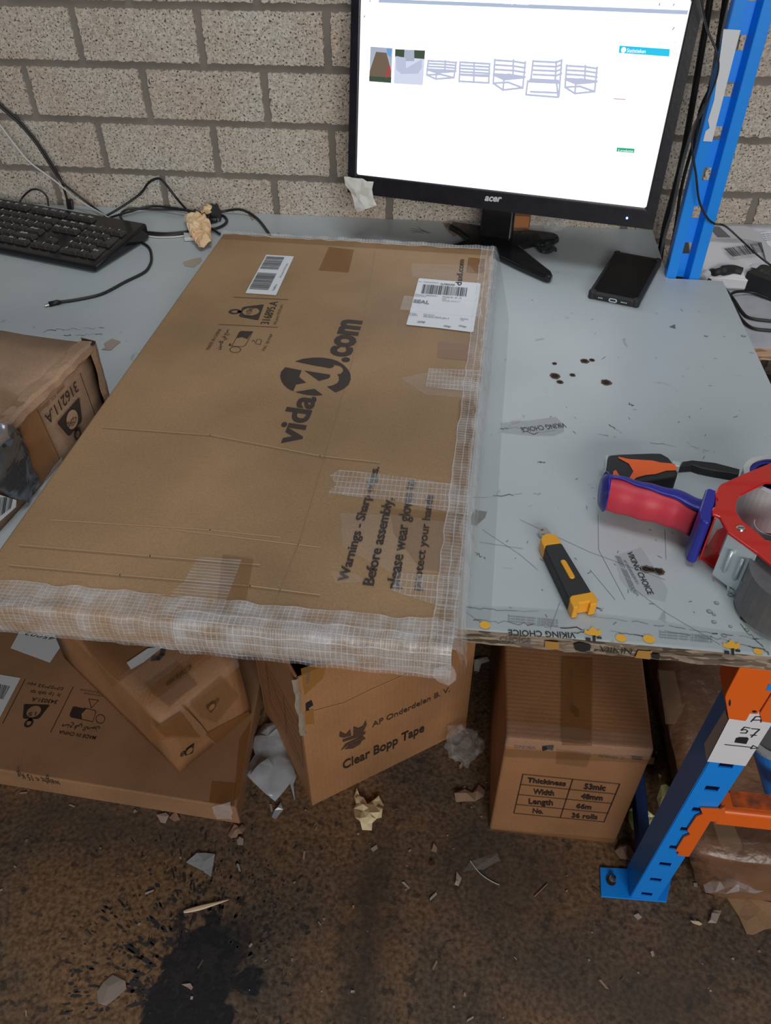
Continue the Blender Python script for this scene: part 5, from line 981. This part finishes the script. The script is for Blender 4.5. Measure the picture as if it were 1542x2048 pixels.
# AP box
ap=thing('open_carton',(-.12,.75,FZ),'open upright brown carton printed with a helmet emblem, centre under the table','carton')
a=P(625,1612,FZ); b=P(932,1460,FZ); a=V((a.x,a.y,FZ)); b=V((b.x,b.y,FZ)); ux=(b-a).normalized(); bk_=V((-ux.y,ux.x,0)); Wd=(b-a).length; HA=.335; DA=.20
def app(s,t,z): return a+ux*s+bk_*t+V((0,0,z))
mb=MB(); th=.004
mb.hexa([app(0,0,0),app(Wd,0,0),app(Wd,th,0),app(0,th,0),app(0,0,HA),app(Wd,0,HA),app(Wd,th,HA),app(0,th,HA)])
mb.hexa([app(0,DA,0),app(Wd,DA,0),app(Wd,DA+th,0),app(0,DA+th,0),app(0,DA,HA),app(Wd,DA,HA),app(Wd,DA+th,HA),app(0,DA+th,HA)])
mb.hexa([app(0,th,0),app(th,th,0),app(th,DA,0),app(0,DA,0),app(0,th,HA),app(th,th,HA),app(th,DA,HA),app(0,DA,HA)])
mb.hexa([app(Wd-th,th,0),app(Wd,th,0),app(Wd,DA,0),app(Wd-th,DA,0),app(Wd-th,th,HA),app(Wd,th,HA),app(Wd,DA,HA),app(Wd-th,DA,HA)])
mb.hexa([app(th,th,0),app(Wd-th,th,0),app(Wd-th,DA,0),app(th,DA,0),app(th,th,.003),app(Wd-th,th,.003),app(Wd-th,DA,.003),app(th,DA,.003)])
obj('carton_wall',mb,M['card_box'],ap,bevel=.0015)
nF=-bk_; AF=(a+nF*.0006,nF); AS=(a-ux*.0006,-ux); zr=Q(520,1300,3.5045)
text('AP Onderdelen B. V.',*zr((785,542),(1330,290),(800,500)),AF,M['print2'],ap,bold=.012); text('Clear Bopp Tape',*zr((580,838),(1150,568),(585,775)),AF,M['print'],ap,bold=.022)
decals('helmet_emblem',[zr((553,605),(560,570),(600,590),(632,555),(640,600),(580,615)),zr((652,600),(655,535),(690,548),(722,530),(740,490),(748,520),(725,570),(700,585)),zr((578,628),(740,570),(735,590),(690,610),(580,645)),zr((565,705),(600,655),(720,600),(740,622),(700,640),(600,680)),zr((590,695),(690,635),(718,630),(700,660),(650,690))],AF,M['print2'],ap)
decals('brown_tape_strip',[zr((285,130),(400,90),(470,85),(440,200),(310,320)),zr((310,430),(375,410),(380,520),(320,525))],AF,mat('ochre_tape',(.42,.20,.04),.3,alpha=.5),ap)
text('CHOICE',*zr((320,235),(325,130),(345,235)),AF,M['ink_soft'],ap); decals('torn_tape',[zr((318,375),(360,350),(372,385),(340,405),(345,420),(320,425))],AF,M['ink'],ap,off=.0008,label='black torn tape print at the corner')
rib_strip('torn_flap_edge',(app(0,-.0005,HA-.13),app(0,-.0005,HA)),[tuple(ux*-.005),tuple(ux*-.001+nF*.002),tuple(ux*.003+nF*.0012)],mat('pale_torn_liner',(.30,.24,.19),.8,bump=.4),ap,seed=4,amp=.0025,nlen=30,jag=.004)
strokes('printed_table',[zr((40,100),(300,820)),zr((40,100),(75,370)),zr((75,370),(300,820)),zr((35,85),(280,530)),zr((280,530),(305,820)),zr((165,320),(190,590))]+[zr((40+i*9,130+i*55),(268+i*6,560+i*52)) for i in range(5)],AS,.0012,M['print2'],ap)
strokes('pressed_crease',[zr((380,425),(590,370),(760,285),(1040,160))],AF,.0012,M['crease'],ap)
# tape box
tb_=thing('tape_carton',(.186,.75,FZ),'closed brown carton printed with a table of tape sizes, right under the table','carton')
T1=-.360; x0,x1=.0885,.2805; y0=.5945
cardbox('carton_body',[V((x0,y0,FZ)),V((x1,y0,FZ)),V((x1+.008,.92,FZ)),V((x0-.004,.92,FZ)),V((x0+.001,y0+.001,T1-.004)),V((x1+.001,y0+.001,T1+.003)),V((x1+.012,.92,T1)),V((x0-.006,.92,T1))],M['card_dark'],tb_,bevel=.004)
TFp=(V((0,y0-.0004,0)),V((0,-1,0))); zx=Q(940,1280,2.5615); TTp=TOP(T1+.0008)
L_=[zx((272,688),(768,738)),zx((260,740),(750,790)),zx((247,792),(730,838)),zx((238,842),(710,888)),zx((225,887),(687,932)),zx((272,688),(225,887)),zx((527,714),(463,910)),zx((768,738),(687,932))]
strokes('printed_table',L_,TFp,.0012,M['print'],tb_)
for s_,A_,B_,T_ in (('Thickiness',(292,728),(490,748),(296,705)),('53mic',(583,762),(693,772),(588,735)),('Width',(322,788),(430,797),(326,762)),('48mm',(567,812),(678,822),(572,787)),('Length',(300,838),(425,846),(304,812)),('66m',(543,860),(620,868),(547,836)),('No.',(320,885),(375,890),(324,862)),('36 rolls',(520,908),(652,918),(526,885))):
    text(s_,*zx(A_,B_,T_),TFp,M['print'],tb_,bold=.03)
decal('brown_tape_strip',zx((475,95),(630,100),(625,545),(470,540)),TTp,M['btape'],tb_,off=.0006); decals('brown_tape_strip',[zx((185,560),(945,600),(940,635),(180,600)),zx((445,560),(625,580),(600,655),(440,635)),zx((90,965),(760,1020),(745,1050),(100,992))],TFp,M['btape2'],tb_,off=.0006)
text('VIKING CHOICE  VIKING',*zx((512,148),(512,345),(528,148)),TTp,M['ink_soft'],tb_); text('C GNIKIV',*zx((793,600),(660,588),(793,614)),TFp,M['ink_soft'],tb_); text('VIKING',*zx((340,548),(230,540),(340,562)),TFp,M['ink_soft'],tb_)
decals('helmet_print',[zx((520,350),(535,340),(558,360),(560,392),(540,396),(530,378),(518,372))],TTp,M['ink'],tb_); decals('helmet_print',[zx((370,545),(430,540),(425,565),(400,560),(372,568)),zx((828,595),(885,600),(880,615),(830,610)),zx((345,1008),(450,1015),(445,1030),(430,1022),(350,1022))],TFp,M['ink'],tb_)
rib_strip('clear_tape_wrap',(V((x0,y0+.001,T1)),V((x1,y0+.001,T1+.003))),[(0,.022,.0015),(0,.003,.002),(0,-.0025,-.002),(0,-.002,-.02)],M['film2'],tb_,seed=7,amp=.0013,nlen=50)
# wrapped package right
wp=thing('wrapped_package',(.6,.75,FZ),'large brown package in shiny stretch wrap, on the floor behind the front upright','package')
pk=[V((.400,.535,FZ)),V((.95,.50,FZ)),V((.95,1.1,FZ)),V((.352,1.1,FZ))]; tk=[V((.362,.545,-.525)),V((.95,.52,-.515)),V((.95,1.1,-.46)),V((.338,1.1,-.46))]
cardbox('package_body',pk+tk,M['kraft_wrap'],wp,nx=15,lump=.011,seedv=2)
PT=TOP(-.505); decals('brown_tape_strip',[z3((590,230),(700,240),(760,500),(700,600),(640,600)),z3((950,1240),(1090,1260),(1160,1430),(1080,1540),(1000,1400))],(V((.362,.545,-.515)),V((0,-.1,1)).normalized()),mat('pale_tape_band',(.36,.25,.15),.3,alpha=.35),wp,off=.012)
o=crumple('stretch_film_corner',z3((900,1690),(1000,1640),(1150,1620),(1340,1560),(1372,1600),(1372,1700),(1200,1750),(1040,1760),(920,1740)),-.59,M['film'],'shiny film folds at the package corner',None,amp=.02,cell=.012,parent=wp,seed=5)
o=crumple('cardboard_sheet',z3((1060,1755),(1200,1760),(1372,1800),(1420,1960),(1250,2015),(1200,2005)),FZ+.001,card('corrugated_brown_sheet',(.36,.22,.12),ribs=30,ribdir=0),'flat corrugated cardboard piece sticking out below the wrapped package','cardboard',amp=.002,cell=.02,seed=6,thick=.003)
# blue tube with grey rim
bc=thing('blue_container',V((.46,.585,-.5)),'blue round container with a grey rim at the right frame edge','container')
c1_=PY(1566,1458,.60); c0=PY(1592,1660,.62); ax=(c1_-c0).normalized(); c0=c1_-ax*.165; obj('container_body',MB().cyl(c0,c0+ax*.165,.034,.042,40,cap=True),M['blue'],bc,smooth=False); obj('rim',MB().ring(c0+ax*.16,ax,.036,.0435,.008),mat('grey_rim',(.42,.44,.46),.4),bc); obj('inner_surface',MB().cyl(c0+ax*.1605,c0+ax*.1655,.0365,.0365,32),mat('grey_inner',(.14,.14,.14),.6),bc)
crumple('plastic_film',z3((590,950),(640,970),(700,1090),(640,1160),(600,1200),(585,1100)),FZ+.03,M['olive'],'pale yellow crumpled film behind the diagonal brace','film',amp=.02,cell=.012,seed=4)
crumple('plastic_film',z3((395,1180),(480,1140),(540,1150),(590,1300),(520,1410),(420,1310),(385,1240)),FZ+.002,M['olive'],'olive yellow crumpled film on the floor beside the tape carton','film',amp=.022,cell=.012,seed=9)
#==FLOOR LITTER==
F0=FZ+.0008
def sc_(name,px,m,label,cat='scrap',amp=.006,cell=.012,seed=0,**k): return crumple(name,px,F0,m,label,cat,amp=amp,cell=cell,seed=seed,**k)
zv=Q(460,1260,2.8556); zh=Q(0,1600,1.9275); zj=Q(740,1620,1.9227)
sc_('plastic_bag',zv((135,690),(145,610),(200,550),(290,570),(320,640),(355,760),(380,850),(370,975),(345,890),(260,990),(200,960),(85,835),(150,745)),M['bag'],'translucent white plastic bag crumpled beside the open carton','plastic bag',amp=.022,cell=.018,seed=3,smooth=True)
sc_('film_scrap',zv((240,1075),(255,1035),(290,990),(305,1030),(262,1085)),M['bag'],'small clear film scrap below the plastic bag',amp=.004,cell=.01,seed=4)
sc_('crumpled_paper',zv((725,915),(740,960),(765,970),(785,1015),(800,990),(850,962),(880,1010),(865,1075),(812,1115),(810,1150),(755,1148),(745,1120),(715,1090),(708,1030),(720,1000),(710,960)),M['cream'],'cream crumpled paper on the floor, shaped like a torn heart','paper',amp=.014,cell=.009,seed=5)
ball('crumpled_film_ball',tuple(P(926,1490,FZ+.028)),.030,M['film'],'ball of clear crumpled film by the right corner of the open carton','film',seed=5,amp=.5,sq=.9)
sc_('kraft_scrap',zv((1280,945),(1340,915),(1385,935),(1420,888),(1455,920),(1450,955),(1400,985),(1290,990)),M['scrap'],'torn brown paper scrap between the two upright cartons',amp=.008,seed=6)
sc_('tape_tab',[(948,1322),(975,1315),(979,1324),(962,1330),(958,1344),(948,1344)],M['tissue'],'folded white tape tab left of the tape carton',amp=.004,cell=.01,seed=7)
sc_('film_scrap',zh((718,242),(760,208),(830,212),(820,260),(815,300),(780,275)),M['bag'],'torn translucent film scrap on the open floor',amp=.003,seed=8)
sc_('paper_scrap',zh((375,740),(400,705),(435,675),(485,700),(488,730),(450,765),(410,795),(380,785)),mat('greyish_paper_scrap',(.25,.20,.17),.8),'grey brown paper scrap at the edge of the black oil stain',amp=.003,seed=9)
sc_('paper_chip',zh((700,712),(735,708),(745,725),(738,735),(720,722)),M['pinkscrap'],'small curled chip inside the black oil stain',amp=.003,cell=.008,seed=10)
sc_('paper_scrap',zh((605,60),(640,50),(652,62),(638,92),(620,88)),M['pinkscrap'],'pale pinkish paper scrap just in front of the flat carton',amp=.004,seed=11)
sc_('paper_scrap',zh((652,70),(680,45),(695,80),(670,85)),M['scrap'],'darker paper scrap touching the pale one in front of the flat carton',amp=.004,seed=12)
pts=[P(x,y,FZ+.003) for x,y in zh((708,431),(760,418),(820,402),(880,385))]; o=obj('wood_splinter',MB().tube(smooth_pts(pts,4),[.0016,.0026,.003,.0034,.0036,.0036,.0034,.003,.0026,.002,.0016,.001,.0006],6,flat=.5),M['wood'],org=pts[0]); tag(o,'long pale wood splinter lying above the oil stain','splinter')
sc_('paper_scrap',zh((915,110),(935,95),(948,110),(935,135),(918,135)),M['scrap'],'small crumpled scrap in front of the flat carton right corner',amp=.006,cell=.008,seed=14)
sc_('paper_scrap',zh((915,160),(925,145),(940,155),(938,178),(918,178)),M['pinkscrap'],'small torn scrap below the flat carton right corner',amp=.004,cell=.008,seed=15)
sc_('leaf_scrap',zh((880,140),(905,95),(920,105),(915,145),(890,152)),M['scrap'],'dark brown curled flake beside the flat carton corner',amp=.006,cell=.008,seed=16)
sc_('film_scrap',zj((360,240),(385,200),(440,185),(490,170),(500,200),(470,215),(400,235)),M['film2'],'clear film strip in front of the tape carton',amp=.006,seed=17)
sc_('paper_chip',zj((325,290),(333,238),(352,265),(340,295)),M['pinkscrap'],'narrow curled paper chip left of the clear film strip',amp=.004,cell=.008,seed=18)
sc_('paper_chip',zj((236,160),(245,130),(258,150),(255,165)),M['scrap'],'small pointed brown chip on the floor below the kraft scrap',amp=.003,cell=.008,seed=19)
sc_('foil_bead',zj((226,212),(228,196),(240,198),(240,215)),M['chrome'],'tiny bright foil bead on the dark floor',amp=.004,cell=.005,seed=20)
sc_('paper_scrap',zj((1298,435),(1312,400),(1320,388),(1345,395),(1342,405),(1330,438)),M['pinkscrap'],'folded pinkish scrap in front of the cardboard sheet',amp=.006,cell=.008,seed=21)
sc_('wood_chip',zj((1230,428),(1262,430),(1277,440),(1268,446),(1240,438)),M['wood'],'pale wood chip right of the front upright foot',amp=.003,cell=.01,seed=22)
sc_('wood_chip',zj((1012,408),(1030,400),(1045,415),(1030,425)),M['pinkscrap'],'grey chip in front of the blue base plate',amp=.003,cell=.008,seed=23)
sc_('paper_chip',zj((1076,548),(1086,544),(1093,562),(1083,568)),M['pinkscrap'],'tiny pale chip on the floor at lower right',amp=.002,cell=.006,seed=24)
sc_('kraft_scrap',zj((940,160),(985,135),(1015,175),(1000,200),(960,190)),M['scrap'],'dark brown flake between the tape carton and the base plate',amp=.008,cell=.01,seed=25)
sc_('film_scrap',[(918,1532),(924,1526),(929,1534),(924,1545),(919,1540)],M['chrome'],'tiny shiny film bit below the film ball',amp=.003,cell=.006,seed=26)
pts=[P(x,y,FZ+.002) for x,y in zj((385,195),(420,240),(460,270),(497,288))]; o=obj('plastic_thread',MB().tube(smooth_pts(pts,4),.0006,5),M['wcable'],org=pts[0]); tag(o,'thin pale thread curving over the floor before the tape carton','thread')
pts=[P(x,y,FZ+.0015) for x,y in zj((632,333),(682,284))]; o=obj('straw_fibre',MB().tube(pts,.0007,5),M['scrap'],org=pts[0]); tag(o,'thin brown straw left of the blue base plate','straw')
# dust and chips nobody could count
rnd=random.Random(21); mb=MB()
for i in range(520):
    x=rnd.uniform(-1.0,1.0); y=rnd.uniform(.12,.9); s=rnd.uniform(.0006,.0022)*(1 if rnd.random()<.93 else 2); a_=rnd.uniform(0,6.3); l=rnd.choice([1,1,1.5,4]); ca,sa=math.cos(a_),math.sin(a_)
    q=[V((x+(u*ca*l-v*sa)*s,y+(u*sa*l+v*ca)*s,FZ+.0012+rnd.uniform(0,.001))) for u,v in((-1,-.5),(.8,-1),(1,.6),(-.6,1))]; mb.add(q,[(0,1,2,3)],rnd.choice([0,0,1,2]))
o=obj('floor_crumbs',mb,[mat('pale_crumb',(.30,.27,.24),.7),M['scrap'],mat('dark_crumb',(.08,.06,.05),.9)],org=(0,.5,FZ)); tag(o,'countless crumbs, fibres and chips strewn over the dark floor','crumbs',kind='stuff')

# oil droplets thrown out of the black stain
rnd=random.Random(33); mb=MB(); oc=P(385,1975,FZ)
for i in range(420):
    a_=math.radians(rnd.uniform(25,200)); d=rnd.uniform(.07,.20)**1.0+rnd.random()**3*.07; cx=oc.x+math.cos(a_)*d*.85; cy=oc.y+math.sin(a_)*d; s_=rnd.uniform(.0007,.0026)*(1.4 if d<.13 else .9); st=rnd.choice([1,1.3,2.2,4.5 if math.degrees(a_)>95 else 1.5]); ca,sa=math.cos(a_),math.sin(a_)
    q=[V((cx+(math.cos(k*1.047)*st*ca-math.sin(k*1.047)*sa)*s_*rnd.uniform(.7,1.2),cy+(math.cos(k*1.047)*st*sa+math.sin(k*1.047)*ca)*s_*rnd.uniform(.7,1.2),FZ+.0004)) for k in range(6)]; mb.add(q,[tuple(range(6))])
o=obj('oil_splatter',mb,mat('black_oil_spot',(.026,.023,.022),.6),org=(oc.x,oc.y,FZ)); tag(o,'spray of black oil droplets around the dark stain on the floor','oil spots',kind='stuff')
